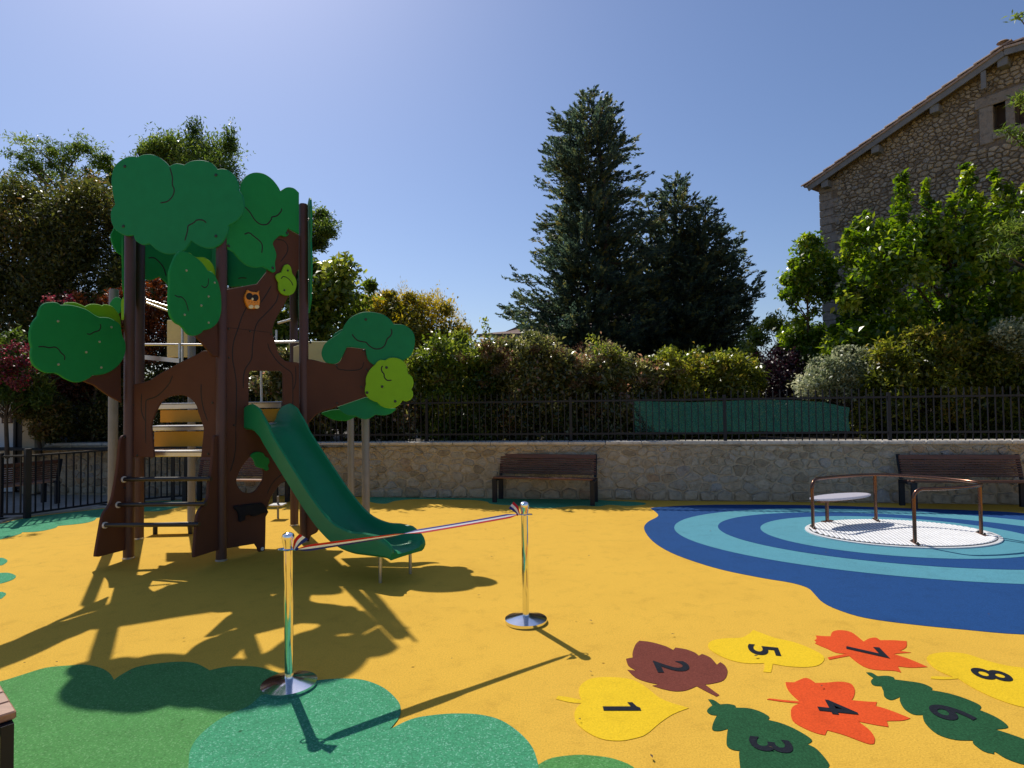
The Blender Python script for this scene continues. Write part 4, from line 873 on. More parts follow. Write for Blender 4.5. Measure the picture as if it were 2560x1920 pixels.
# ribs of the floor: separate bars
rdv = (G(2210, 1345)-G(2160, 1312)); rdv.z = 0; rdv.normalize(); rn = Vector((-rdv.y, rdv.x, 0)); cc = Vector((4.85+ctr[0], 7.64+ctr[1], 0))
poly = [ell(t, .94) for t in TT]
sdist = -1.3
while sdist < 1.3:
    hit = []
    for i in range(72):
        p, q_ = poly[i], poly[(i+1) % 72]; dp_ = (p-cc).dot(rn)-sdist; dq = (q_-cc).dot(rn)-sdist
        if (dp_ < 0) != (dq < 0): hit.append(p.lerp(q_, dp_/(dp_-dq)))
    if len(hit) == 2:
        m_ = (hit[0]+hit[1])/2; L = (hit[1]-hit[0]).length
        mb = MB(); mb.box(m_+UZ*.0355, (L, .036, .009), ax=(rdv, rn, UZ), bev=.003); mb.build('rib', M['rib'], rd)
    sdist += .047
HT = .665
for p in (Lp, Bp, Rp, Np):
    top = HT if p in (Bp, Rp) else HT-.11
    mb = MB(); mb.tube([p+UZ*.03, p+UZ*top], .021, 12); po = mb.build('post', M['bronze'], rd)
    mb = MB(); mb.box(p+UZ*.045, (.20, .045, .014), ax=(rdv, rn, UZ), bev=.003)
    mb.build('foot_plate', M['bronze'], po)
    for s2 in (-.075, .075): mb = MB(); mb.lathe(p+rdv*s2+UZ*.05, [(.016, 0), (.016, .012), (.008, .02)], 8); mb.build('bolt', M['bolt'], po)
cen = (Lp+Rp)/2; 
def circ3(p1, p2, p3):
    ax, ay, bx, by, cx, cy = p1.x, p1.y, p2.x, p2.y, p3.x, p3.y; d_ = 2*(ax*(by-cy)+bx*(cy-ay)+cx*(ay-by))
    ux = ((ax*ax+ay*ay)*(by-cy)+(bx*bx+by*by)*(cy-ay)+(cx*cx+cy*cy)*(ay-by))/d_; uy = ((ax*ax+ay*ay)*(cx-bx)+(bx*bx+by*by)*(ax-cx)+(cx*cx+cy*cy)*(bx-ax))/d_
    return Vector((ux, uy, 0))
arc = smooth([(p.x, p.y) for p in (Lp+(Lp-Bp)*0, Lp.lerp(Bp, .25)+Vector((-.06, .04, 0)), Lp.lerp(Bp, .6)+Vector((-.05, .06, 0)), Bp, Bp.lerp(Rp, .33)+Vector((.10, .14, 0)), Bp.lerp(Rp, .7)+Vector((.12, .12, 0)), Rp, Rp.lerp(Np, .35)+Vector((.10, -.12, 0)), Rp.lerp(Np, .7)+Vector((.06, -.10, 0)), Np)], False, 8)
P3 = [Vector((x, y, HT)) for x, y in arc]
def rounded_end(pts, base, r=.11):
    """bends the rail down into its end post"""
    out = []; L = 0; i = 0
    while L < r: L += (pts[i+1]-pts[i]).length; i += 1
    s0 = pts[i]
    for k in range(7):
        th = math.pi/2*k/6; d_ = s0-Vector((base.x, base.y, HT)); out.append(Vector((base.x, base.y, HT-r))+d_*(1-math.cos(th))+UZ*r*math.sin(th))
    return out+pts[i+1:]
P3 = rounded_end(P3, Lp); P3 = rounded_end(P3[::-1], Np)[::-1]
mb = MB(); mb.tube(P3, .0215, 12); mb.build('rail', M['bronze'], rd)
sp = G(2068.5, 1311); zc = .40
e0 = D(2024, 1258, 8.0); e1 = D(2188, 1243, 8.35)
ctr_s = (Lp+Bp)/2+Vector((-.02, .06, 0)); us = (Bp-Lp).normalized(); vs = Vector((-us.y, us.x, 0))
rr = []
for z_, k in ((-.02, .93), (-.012, 1), (.004, 1), (.012, .94)):
    rr.append([ctr_s+us*(.53*math.cos(t)*k)+vs*(.17*math.sin(t)*k)+UZ*(zc+z_) for t in [2*math.pi*j/36 for j in range(36)]])
mb = MB(); mb.loft(rr, sm=False); mb.build('seat', M['seat'], rd)
mb = MB(); mb.box(ctr_s+UZ*(zc-.04), (.8, .06, .035), ax=(us, vs, UZ)); mb.build('seat_bearer', M['bronze'], rd)
mb = MB(); mb.tube([sp+UZ*.03, sp+UZ*(zc-.05)], .024, 12); po = mb.build('seat_leg', M['bronze'], rd)
mb = MB(); mb.box(sp+UZ*.045, (.18, .05, .014), ax=(us, vs, UZ)); mb.build('foot_plate', M['bronze'], po)

# ================================================================== LOW FENCE ON THE LEFT
lf = thing('low_fence', 'low black upright-bar fence along the left side of the playground', 'fence', G(68, 1296))
fp = [Vector((-12.5, 8.35, 0)), G(0, 1298), G(68, 1296), G(270, 1262), G(358, 1258), G(432, 1251), G(466, 1249)]
fp[3] = G(270, 1266)
lb = MB(); lb.box((0, 0, .52), (.018, .018, .92)); lbm = lb.mesh('bar'); lbm.materials.append(M['anth'])
for i in range(len(fp)-1):
    a_, b_ = fp[i], fp[i+1]; L = (b_-a_).length; u = (b_-a_)/L; n_ = Vector((-u.y, u.x, 0))
    for z_ in (.075, .985):
        mb = MB(); mb.box((a_+b_)/2+UZ*z_, (L, .04, .03), ax=(u, n_, UZ)); mb.build('rail', M['anth'], lf)
    if i in (1, 2, 4, 5):
        w = .08 if i == 2 else .06
        mb = MB(); mb.box(a_+UZ*(.55 if i == 2 else .52), (w, w, 1.1 if i == 2 else 1.04), ax=(u, n_, UZ)); mb.build('post', M['anth'], lf)
    k = int(L/.115)
    for j in range(1, k+1):
        o = bpy.data.objects.new('bar', lbm); COL.objects.link(o); o.parent = lf; o.location = a_+u*(j*L/(k+1))-lf.location
mb = MB(); mb.box(fp[-1]+UZ*.52, (.06, .06, 1.04)); mb.build('post', M['anth'], lf)
# gate pillar, dark gate and white house wall far left
pl_ = D(80, 1150, 12.3)
gp = MB(); gp.box((pl_.x, 12.35, 1.06), (.26, .30, 2.12), bev=.01); tag(gp.build('gate_pillar', M['render']), 'beige rendered pillar at the left end of the stone wall', 'pillar')
gt = thing('metal_gate', 'dark blue metal gate between the white wall and the pillar', 'gate', (D(53, 1150, 12.5).x, 12.5, 0))
x0, x1 = D(37, 1100, 12.5).x, D(71, 1100, 12.5).x
mb = MB(); mb.box(((x0+x1)/2, 12.5, 1.12), (x1-x0, .04, 2.1)); mb.build('leaf', M['anth'], gt)
for x in (x0+.03, x1-.03): mb = MB(); mb.box((x, 12.475, 1.12), (.05, .05, 2.2)); mb.build('gate_frame', M['anth'], gt)
hw = thing('white_outbuilding', 'white rendered building wall with small red sign at the far left edge', 'building', (-12, 12.6, 0))
x0, x1 = -16, D(38, 1100, 12.6).x
mb = MB(); mb.box(((x0+x1)/2, 14.2, 1.3), (x1-x0, 3.2, 2.6)); mb.build('wall', M['white'], hw)
p = D(17, 1048, 12.58); mb = MB(); mb.box((p.x, 12.585, p.z), (.22, .02, .17), bev=.004); sg_ = mb.build('sign_board', basic('dark_red_sign', (.05, .012, .02), .5), hw)
for k in range(3): mb = MB(); mb.box((p.x, 12.572, p.z+.04-.04*k), (.15, .004, .012)); mb.build('sign_line', M['cream'], sg_)

# ================================================================== VEGETATION
def leaves(name, C, DIR, NRM, LEN, WID, m, parent, fold=.25, kind='stuff'):
    """many separate leaf blades in one crown: centre, direction, facing, length, width (numpy)"""
    N = len(C); DIR = DIR/np.linalg.norm(DIR, axis=1, keepdims=True)
    S_ = np.cross(DIR, NRM); S_ /= np.maximum(np.linalg.norm(S_, axis=1, keepdims=True), 1e-6); U = np.cross(S_, DIR)
    L = LEN[:, None]; Wd = WID[:, None]
    V = np.empty((N, 4, 3)); V[:, 0] = C-DIR*L*.5; V[:, 2] = C+DIR*L*.5-U*L*.10
    V[:, 1] = C+S_*Wd*.5+U*Wd*fold-DIR*L*.06; V[:, 3] = C-S_*Wd*.5+U*Wd*fold-DIR*L*.06
    me = bpy.data.meshes.new(name); me.vertices.add(N*4); me.vertices.foreach_set('co', V.astype(np.float32).ravel())
    me.loops.add(N*4); me.loops.foreach_set('vertex_index', np.arange(N*4, dtype=np.int32))
    me.polygons.add(N); me.polygons.foreach_set('loop_start', np.arange(0, N*4, 4, dtype=np.int32))
    me.update()
    at = me.attributes.new('rnd', 'FLOAT', 'FACE')
    return me, at
def unit(n): v = RNG.normal(size=(n, 3)); return v/np.linalg.norm(v, axis=1, keepdims=True)
def clumped(clumps, per, ln, wd, up=.3, out=.6, shell=.55, tone=.5):
    """clumps: (x,y,z,rx,ry,rz[,weight]) -> leaf arrays; leaves crowd towards each clump's skin"""
    Cs, Ds, Ns, Ls, Ws, Ts = [], [], [], [], [], []
    for c in clumps:
        wgt = c[6] if len(c) > 6 else 1; n = max(3, int(per*wgt)); u = unit(n); r = (RNG.random(n)**.45)*(1+.30*np.abs(RNG.normal(size=n)))*1.08
        lob = 1+.28*np.sin(u[:, 0]*5+c[0]*7)*np.cos(u[:, 2]*6+c[2]*5)
        P = np.array(c[:3])+u*(r*lob)[:, None]*np.array(c[3:6])+RNG.normal(size=(n, 3))*.03
        d = u*out+unit(n)*.8+np.array([0, 0, up]); nn = unit(n)*.8+np.array([0, 0, .9])+u*.5
        Cs.append(P); Ds.append(d); Ns.append(nn); Ls.append(ln*RNG.uniform(.65, 1.3, n)); Ws.append(wd*RNG.uniform(.65, 1.3, n))
        Ts.append(np.clip(RNG.normal(.5, .2, n)+RNG.normal(0, .19)+tone-.5, 0, 1))
    return [np.concatenate(a) for a in (Cs, Ds, Ns, Ls, Ws, Ts)]
def crown(name, arr, m, parent, fold=.25):
    me, at = leaves(name, arr[0], arr[1], arr[2], arr[3], arr[4], m, parent, fold); at.data.foreach_set('value', arr[5].astype(np.float32))
    return link(name, me, m, parent)
def limb(mb, a, b, r0, r1, sag=.0, seg=6, k=5):
    a, b = Vector(a), Vector(b); pts = []; j = Vector((random.uniform(-1, 1), random.uniform(-1, 1), random.uniform(-.5, .5)))*(b-a).length*.06
    for i in range(k+1):
        t = i/k; pts.append(a.lerp(b, t)+j*math.sin(math.pi*t)+Vector((0, 0, sag*math.sin(math.pi*t))))
    mb.tube(pts, [r0+(r1-r0)*i/k for i in range(k+1)], seg); return pts
def envelope_clumps(outl, depth, thick, n, r, zs=1.0, seed=0, back=.5, taper=True):
    """clumps filling a crown whose silhouette (photo points) stands at a given distance with real depth"""
    rs = np.random.default_rng(seed); P = [(D(x, y, depth).x, D(x, y, depth).z) for x, y in outl]
    xs = [p[0] for p in P]; zz = [p[1] for p in P]; cx, cz = np.mean(xs), np.mean(zz); out = []
    def inside(x, z):
        c = False
        for i in range(len(P)):
            x1, z1 = P[i]; x2, z2 = P[i-1]
            if (z1 > z) != (z2 > z) and x < (x2-x1)*(z-z1)/(z2-z1)+x1: c = not c
        return c
    def edge(x, z):
        d = 9
        for i in range(len(P)):
            a = np.array(P[i]); b = np.array(P[i-1]); ab = b-a; t = np.clip(np.dot(np.array([x, z])-a, ab)/max(np.dot(ab, ab), 1e-9), 0, 1); d = min(d, np.hypot(*(a+ab*t-np.array([x, z]))))
        return d
    k = 0
    while len(out) < n and k < n*60:
        k += 1; x = rs.uniform(min(xs), max(xs)); z = rs.uniform(min(zz), max(zz))
        if not inside(x, z): continue
        e = edge(x, z)
        rr = r*rs.uniform(.6, 1.25)
        if e < rr*.55: rr = max(e/.55, r*.3)
        yy = thick*math.sqrt(max(0, min(1, e/(thick*.9)+.1)))
        y = depth+rs.uniform(-1, back*2-.0)*yy*.5 if rs.random() < .75 else depth-yy*.5
        sc = y/depth
        out.append((x*sc, y, CAMH+(z-CAMH)*sc, rr, rr, rr*zs))
    return out
def tree(name, label, cat, base, clumps, arr, m, trunk_r, stems=1, fork=.35, group=None, twigs=True, fold=.25, mt='trunk'):
    t = thing(name, label, cat, base, 0, group); b = Vector(base); mb = MB()
    cs = [Vector(c[:3]) for c in clumps]; cen = sum(cs, Vector((0, 0, 0)))/len(cs)
    zt2 = max(c.z for c in cs); lo = min(c.z for c in cs); top = Vector((cen.x, cen.y, lo+(zt2-lo)*.82))
    k1_ = b.lerp(top, .35)+Vector((random.uniform(-.1, .1), random.uniform(-.1, .1), 0)); k2_ = b.lerp(top, .7)+Vector((random.uniform(-.2, .2), random.uniform(-.2, .2), 0))
    sp3 = [b-Vector((0, 0, .15)), k1_, k2_, top]; mb.tube(sp3, [trunk_r, trunk_r*.8, trunk_r*.45, .012], 10)
    def on(zz):
        for q in range(3):
            if sp3[q].z <= zz <= sp3[q+1].z: return sp3[q].lerp(sp3[q+1], (zz-sp3[q].z)/max(1e-6, sp3[q+1].z-sp3[q].z))
        return sp3[3] if zz > sp3[3].z else k1_
    if twigs:
        for c in cs[::max(1, len(cs)//34)]:
            hd_ = math.hypot(c.x-cen.x, c.y-cen.y); o_ = on(max(b.z+(lo-b.z)*fork+.3, c.z-.75*hd_-.25)); rr_ = trunk_r*.30
            limb(mb, o_, c, rr_*.8, .005, sag=.08*hd_)
    mb.build('trunk', M[mt], t)
    crown('crown', arr, m, t, fold); return t

LM = {}
LM['broad'] = leafmat('broad_leaf', [(0, (.025, .06, .008)), (.4, (.07, .14, .014)), (.7, (.13, .21, .022)), (1, (.24, .30, .04))], .32, .52, None, .7)
LM['dark'] = leafmat('dark_leaf', [(0, (.025, .034, .008)), (.5, (.062, .075, .016)), (.85, (.12, .115, .025)), (1, (.16, .105, .035))], .45, .45)
LM['locust'] = leafmat('locust_leaf', [(0, (.03, .06, .01)), (.5, (.07, .12, .022)), (1, (.15, .20, .04))], .45, .5)
LM['gold'] = leafmat('golden_leaf', [(0, (.08, .095, .01)), (.35, (.17, .17, .02)), (.6, (.42, .34, .04)), (1, (.60, .50, .08))], .5, .35)
LM['hedge'] = leafmat('hedge_leaf', [(0, (.04, .052, .016)), (.4, (.10, .115, .032)), (.7, (.18, .18, .055)), (.82, (.32, .31, .16)), (.9, (.20, .125, .07)), (1, (.28, .17, .10))], .26, .5, None, .8)
LM['lightb'] = leafmat('yellowgreen_leaf', [(0, (.04, .075, .01)), (.5, (.11, .16, .024)), (1, (.28, .30, .06))], .3, .5)
LM['olive'] = leafmat('olive_leaf', [(0, (.04, .058, .010)), (.5, (.105, .13, .018)), (.85, (.20, .21, .035)), (1, (.28, .22, .045))], .3, .52)
LM['silver'] = leafmat('variegated_leaf', [(0, (.06, .09, .04)), (.4, (.22, .26, .14)), (1, (.55, .55, .36))], .3, .3)
LM['purple'] = leafmat('purple_leaf', [(0, (.008, .004, .006)), (.6, (.022, .008, .012)), (1, (.05, .015, .02))], .4, .2)
LM['needle'] = leafmat('cypress_spray', [(0, (.03, .05, .04)), (.5, (.062, .098, .066)), (.8, (.12, .15, .06)), (1, (.22, .20, .055))], .5, .42, spec=.35)
LM['red'] = leafmat('crimson_flower', [(0, (.05, .006, .010)), (.6, (.16, .018, .024)), (1, (.34, .13, .12))], .5, .3)
LM['rust'] = leafmat('rust_leaf', [(0, (.05, .018, .008)), (.5, (.14, .045, .015)), (1, (.30, .11, .035))], .5, .3)
LM['brush'] = leafmat('seed_head', [(0, (.09, .05, .03)), (1, (.20, .11, .06))], .7, .2)

def WPT(px, py, y): p = D(px, py, y); return (p.x, p.y, p.z)
SZ = .93
# ---- conifers ----
def conifer(name, label, base, leaders, seed, group):
    t = thing(name, label, 'conifer', base, 0, group); rs = np.random.default_rng(seed); mb = MB()
    Cs, Ds, Ns, Ls, Ws, Ts = [], [], [], [], [], []
    b = Vector(base)
    for (apex, prof_, nl, rt) in leaders:
        apex = Vector(apex); limb(mb, b-Vector((0, 0, .1)), apex-Vector((0, 0, .2)), rt, .02, seg=9, k=9)
        H = apex.z-b.z
        for i in range(nl):
            f = (i+rs.random())/nl; f = f**.82                        # 0 at the top
            z = apex.z-f*H*.95-.1; hw = float(np.interp(f, [p[0] for p in prof_], [p[1] for p in prof_]))
            az = i*2.399+rs.uniform(-.6, .6); L = hw*rs.uniform(.45, 1.15)
            if rs.random() < .12: L *= 1.18
            tk = Vector((b.x+(apex.x-b.x)*(1-f*.95), b.y+(apex.y-b.y)*(1-f*.95), z)); rise = rs.uniform(-.05, .35)*(1-.5*f)
            hd = Vector((math.cos(az), math.sin(az), 0)); tip = tk+hd*L+Vector((0, 0, L*rise-.12*L*f))
            if L > .5: mb.tube([tk, tk.lerp(tip, .5)-Vector((0, 0, .05*L)), tip], [.035+.015*L*f, .02, .006], 4)
            nt_ = max(4, int(L*13.5))
            for j in range(nt_):
                s_ = .12+.88*(j+rs.random())/nt_; sp = (1-s_)*.42*L+.10
                side = Vector((-hd.y, hd.x, 0))*rs.uniform(-1, 1)*sp
                c = tk.lerp(tip, s_)+side+Vector((0, 0, rs.normal(0, .15)-.05*L*math.sin(math.pi*s_)))
                dd = np.array((hd*.8+side*1.0/max(sp, .1)*.55+Vector((0, 0, rs.uniform(.0, .75))))); dd /= np.linalg.norm(dd)
                n = 24; tl_ = rs.uniform(.25, .55)*(1.0 if f > .1 else .8)
                q = rs.random(n); off = rs.normal(size=(n, 3))*.045*(1-q[:, None]*.7)
                Cs.append(np.array(c)+dd*(q[:, None]*tl_)+off); Ds.append(dd+rs.normal(size=(n, 3))*.42); Ns.append(rs.normal(size=(n, 3)))
                Ls.append(rs.uniform(.10, .19, n)); Ws.append(rs.uniform(.035, .065, n)); Ts.append(np.clip(rs.normal(.42, .16, n)+rs.normal(0, .24), 0, 1))
    mb.build('trunk', M['trunk'], t)
    crown('crown', [np.concatenate(a) for a in (Cs, Ds, Ns, Ls, Ws, Ts)], LM['needle'], t, .1); return t
dc = 22.0; s_ = dc/1500
conifer('conifer_tree', 'tallest dark conifer with pointed ragged top beyond the hedge', (*WPT(1462, 900, dc)[:2], .93),
        [(WPT(1474, 225, dc), [(0, .12), (.06, .9), (.12, 1.5), (.2, 1.9), (.3, 2.0), (.36, 1.35), (.42, 2.2), (.55, 2.5), (.75, 2.7), (.88, 3.3), (1, 3.9)], 270, .26)], 3, 'dark conifers beyond the hedge')
conifer('conifer_tree', 'broad dark conifer with several leaders right of the tallest one', (*WPT(1680, 900, dc+1)[:2], .93),
        [(WPT(1688, 432, dc+1), [(0, .15), (.12, .9), (.3, 1.4), (.6, 2.0), (1, 2.5)], 165, .18), (WPT(1765, 495, dc+.5), [(0, .12), (.15, .85), (.4, 1.6), (1, 2.4)], 150, .14),
         (WPT(1838, 590, dc+.8), [(0, .15), (.2, .9), (.5, 1.5), (1, 1.9)], 105, .1), (WPT(1610, 470, dc+1.2), [(0, .1), (.2, .7), (.5, 1.1), (1, 1.6)], 62, .12), (WPT(1590, 560, dc+.6), [(0, .1), (.2, .8), (.5, 1.1), (1, 1.7)], 70, .1), (WPT(1888, 690, dc+.4), [(0, .25), (.4, 1.0), (1, 1.4)], 70, .07)], 5, 'dark conifers beyond the hedge')

# ---- far left trees ----
cl = envelope_clumps([(-260, 560), (-60, 500), (10, 455), (90, 480), (170, 490), (235, 460), (290, 520), (330, 760), (330, 1000), (250, 1060), (100, 1060), (-250, 1060)], 15.5, 2.6, 230, .55, 1.0, 1)
ar_ = clumped(cl, 620, .12, .045, .2)
tree('evergreen_tree', 'big dark evergreen tree filling the left edge behind the play tower', 'tree', (*WPT(120, 1000, 16)[:2], .0), cl, ar_, LM['dark'], .22)
cl = envelope_clumps([(-20, 480), (60, 380), (100, 350), (140, 380), (200, 360), (270, 385), (290, 440), (300, 560), (200, 560), (120, 520), (40, 520)], 18.5, 1.6, 95, .24, .5, 2)
cl += [(*WPT(45, 350, 18.5), .35, .3, .12), (*WPT(75, 352, 18.4), .3, .3, .1), (*WPT(120, 355, 18.5), .35, .3, .12), (*WPT(205, 350, 18.5), .28, .3, .18), (*WPT(30, 385, 18.5), .22, .2, .1), (*WPT(165, 372, 18.6), .35, .3, .12), (*WPT(240, 375, 18.6), .4, .3, .2)]
ar_ = clumped(cl, 125, .12, .036, .1)
tree('feathery_tree', 'light green feathery tree with bare wispy twigs above the left evergreen', 'tree', (*WPT(150, 1000, 18.5)[:2], .93), cl, ar_, LM['locust'], .16)
cl = envelope_clumps([(335, 420), (350, 385), (410, 345), (450, 340), (485, 315), (510, 345), (560, 345), (600, 400), (622, 440), (615, 480), (700, 560), (780, 520), (830, 545), (825, 590), (770, 620), (765, 680), (600, 700), (420, 650), (300, 560), (275, 450)], 19.0, 2.6, 130, .5, .7, 3)
cl += [(*WPT(485, 328, 19), .22, .2, .32), (*WPT(575, 350, 19), .18, .2, .4), (*WPT(380, 372, 19), .3, .2, .2), (*WPT(815, 560, 19), .3, .3, .3), (*WPT(800, 610, 19), .25, .2, .2)]
ar_ = clumped(cl, 480, .13, .045, .25)
tree('locust_tree', 'green tree rising behind the crown of the play tower', 'tree', (*WPT(560, 1000, 19)[:2], .93), cl, ar_, LM['locust'], .2)
# bushes right of the tower
cl = envelope_clumps([(740, 700), (775, 672), (830, 668), (860, 640), (880, 690), (905, 680), (930, 720), (935, 760), (900, 800), (900, 1000), (760, 1100), (640, 1100), (640, 800), (690, 690)], 14.2, 1.6, 95, .36, 1, 4)
ar_ = clumped(cl, 210, .16, .095, .0)
tree('mulberry_tree', 'bright green large-leaved tree just right of the play tower posts', 'tree', (*WPT(800, 1000, 14.4)[:2], .93), cl, ar_, LM['lightb'], .09)
cl = envelope_clumps([(880, 790), (905, 750), (960, 740), (1010, 745), (1080, 745), (1120, 770), (1160, 800), (1172, 840), (1150, 900), (1000, 930), (880, 920)], 17.0, 2.0, 75, .45, .8, 5)
ar_ = clumped(cl, 520, .12, .05, .3)
g_t = tree('golden_rain_tree', 'rounded tree with yellow flower sprays right of the play tower', 'tree', (*WPT(1020, 1000, 17)[:2], .93), cl, ar_, LM['gold'], .13)
tops = [(x, y) for x, y in ((905, 755), (935, 742), (960, 735), (990, 738), (1010, 722), (1035, 735), (1060, 745), (1085, 735), (1100, 735), (1125, 765), (1145, 785), (1160, 805), (1168, 830))]
sp_ = [(*WPT(x+RNG.uniform(-10, 10), y+RNG.uniform(4, 18), 17-RNG.uniform(-.4, .6)), .10, .1, .26) for x, y in tops for _ in range(3)]
arr = clumped(sp_, 60, .09, .012, 1.6, .2); arr[5] = np.clip(arr[5]+.35, 0, 1); crown('flower_sprays', arr, LM['gold'], g_t)

# ---- hedge masses: countable shrubs along the railing ----
def wob(outl, seed, amp=16):
    rs = np.random.default_rng(seed); n_o = []
    ym = sum(p[1] for p in outl)/len(outl)
    for i in range(len(outl)):
        p, q = outl[i], outl[(i+1) % len(outl)]; n_o.append(p)
        if p[1] < ym and q[1] < ym and abs(q[0]-p[0]) > 24: n_o.append(((p[0]+q[0])/2, (p[1]+q[1])/2+rs.uniform(-amp, amp*.7)))
    return n_o
def shrub(name, label, cat, outl, depth, thick, n, r, per, ln, wd, m, seed, zs=1.0, group=None, up=.25, tone=.5, tr=.04):
    cl = envelope_clumps(wob(outl, seed), depth, thick, n, r*.8, zs, seed); arr = clumped(cl, per, ln, wd, up, tone=tone)
    b = WPT(sum(p[0] for p in outl)/len(outl), 1100, depth); return tree(name, label, cat, (b[0], b[1], .93), cl, arr, m, tr)
HG = 'hedge shrubs behind the railing'
hd = 12.4
shrub('hedge_shrub', 'dark mixed shrub behind the railing between the play tower posts and the fourth bench', 'shrub', [(640, 900), (760, 860), (860, 880), (1000, 960), (1060, 1000), (1060, 1110), (640, 1115)], hd, 1.2, 85, .28, 300, .105, .048, LM['hedge'], 21)
shrub('hedge_shrub', 'tall pale-flecked shrub behind the railing, first right of the golden tree', 'shrub', [(1010, 1110), (1000, 990), (1035, 900), (1060, 860), (1110, 830), (1160, 835), (1190, 850), (1220, 870), (1240, 1000), (1240, 1110)], hd, 1.3, 85, .28, 300, .105, .048, LM['lightb'], 22, tone=.45)
shrub('hedge_shrub', 'dense brown-flecked hedge shrub in front of the tallest conifer', 'shrub', [(1180, 1110), (1180, 880), (1220, 845), (1290, 840), (1350, 850), (1400, 880), (1440, 900), (1460, 950), (1460, 1110)], hd, 1.4, 110, .3, 320, .095, .05, LM['hedge'], 23)
shrub('hedge_shrub', 'glossy arching hedge shrub behind the railing left of the green net', 'shrub', [(1420, 1110), (1410, 930), (1440, 880), (1480, 850), (1540, 880), (1590, 900), (1640, 900), (1660, 960), (1640, 1110)], hd, 1.3, 95, .28, 300, .105, .048, LM['hedge'], 24, tone=.57)
shrub('hedge_shrub', 'rounded green hedge shrub above the green net', 'shrub', [(1620, 1110), (1610, 930), (1640, 900), (1700, 890), (1760, 900), (1830, 890), (1890, 920), (1905, 960), (1890, 990), (1880, 1110)], hd+.2, 1.3, 95, .28, 300, .105, .048, LM['olive'], 25, tone=.5)
sh = [(x, y) for x, y in ((1235, 930), (1270, 910), (1310, 930), (1285, 985), (1330, 870), (1380, 880), (1400, 900), (1450, 870), (1465, 950), (1500, 900), (1545, 960), (1600, 950), (1640, 985), (1700, 930), (1210, 960), (1150, 900), (1120, 950), (1350, 960))]
shd = [(*WPT(x, y, 12.0-RNG.uniform(0, .3)), .11, .08, .07) for x, y in sh+[(RNG.uniform(1080, 1500), RNG.uniform(860, 990)) for _ in range(26)]]
hh_ = [o for o in bpy.data.objects if o.name.startswith('hedge_shrub')]
crown('seed_heads', clumped(shd, 130, .035, .012, .4), LM['brush'], hh_[2])
# long arching sprays
for (x0, y0, x1, y1, par) in ((1500, 900, 1478, 842, 3), (1560, 915, 1545, 870, 3), (1620, 905, 1680, 868, 4), (1700, 900, 1760, 870, 4), (1220, 860, 1212, 800, 2), (1780, 900, 1820, 880, 4), (1540, 900, 1500, 862, 3)):
    a, b = Vector(WPT(x0, y0, 12.1)), Vector(WPT(x1, y1, 11.9)); cl = [(*a.lerp(b, q), .07, .07, .05) for q in np.linspace(0, 1, 7)]
    tag(crown('spray', clumped(cl, 10, .09, .045, .2), LM['lightb'], hh_[par]), kind='stuff')
shrub('light_shrub', 'yellow-green shrub between the conifers and the stone house corner', 'shrub', [(1830, 1110), (1840, 880), (1880, 830), (1920, 805), (1960, 800), (2000, 820), (2060, 830), (2080, 1110)], 16.5, 1.2, 90, .35, 260, .12, .06, LM['lightb'], 46)
shrub('purple_shrub', 'dark purple-leaved shrub behind the railing left of the variegated bush', 'shrub', [(1870, 1110), (1870, 940), (1895, 900), (1940, 880), (1990, 890), (2030, 910), (2030, 1110)], 13.6, 1.2, 75, .32, 210, .07, .04, LM['purple'], 26)
shrub('variegated_shrub', 'silvery variegated shrub hanging over the railing above the net', 'shrub', [(1985, 985), (2010, 940), (2040, 900), (2090, 880), (2150, 878), (2200, 890), (2240, 940), (2230, 1000), (2190, 1010), (2080, 985), (2020, 990)], 12.0, .9, 70, .2, 210, .075, .04, LM['silver'], 27)
shrub('hedge_shrub', 'olive green hedge shrub behind the roundabout, widest on the right', 'shrub', [(2150, 1110), (2140, 960), (2170, 880), (2220, 850), (2300, 830), (2380, 830), (2450, 850), (2480, 950), (2480, 1110)], 11.8, 1.3, 130, .28, 300, .105, .048, LM['olive'], 28)
shrub('hedge_shrub', 'dark hedge shrub at the right edge of the picture', 'shrub', [(2440, 1110), (2430, 900), (2480, 850), (2560, 830), (2680, 800), (2900, 850), (2900, 1110)], 11.6, 1.4, 130, .3, 320, .10, .045, LM['olive'], 29, tone=.38)
shrub('variegated_shrub', 'silvery shrub at the right edge below the stone house', 'shrub', [(2480, 850), (2510, 820), (2560, 805), (2640, 800), (2640, 900), (2560, 900), (2500, 890)], 11.3, .8, 40, .2, 200, .075, .04, LM['silver'], 30)
# low growth behind the netting and railing
shrub('hedge_shrub', 'low dark growth behind the shade nets', 'shrub', [(1560, 1115), (1560, 990), (1850, 970), (2180, 980), (2180, 1115)], 12.9, .8, 80, .3, 160, .08, .035, LM['dark'], 31)
# ---- right tree with upright shoots ----
cl = envelope_clumps([(2060, 900), (2080, 840), (2095, 780), (2115, 700), (2118, 640), (2150, 600), (2190, 580), (2240, 560), (2300, 565), (2350, 560), (2400, 545), (2450, 550), (2500, 560), (2560, 560), (2700, 580), (2750, 900), (2300, 905), (2200, 890), (2100, 900)], 13.3, 2.4, 150, .27, 1.1, 6)
shoots = ((2116, 585, 660), (2165, 540, 600), (2248, 450, 560), (2262, 440, 520), (2318, 455, 560), (2410, 420, 520), (2425, 430, 560), (2490, 440, 540), (2525, 470, 560), (2380, 500, 560), (2195, 560, 620), (2450, 500, 580), (2560, 470, 600), (2135, 560, 610), (2340, 520, 600))
for x, y0, y1 in shoots:
    for q in np.linspace(0, 1, 7): p = WPT(x+RNG.uniform(-5, 5), y0+(y1-y0)*q, 13.2+RNG.uniform(-.3, .3)); w = .04+.085*q; cl.append((*p, w, w, .09, .13))
ar_ = clumped(cl, 230, .15, .08, -.15, tone=.55)
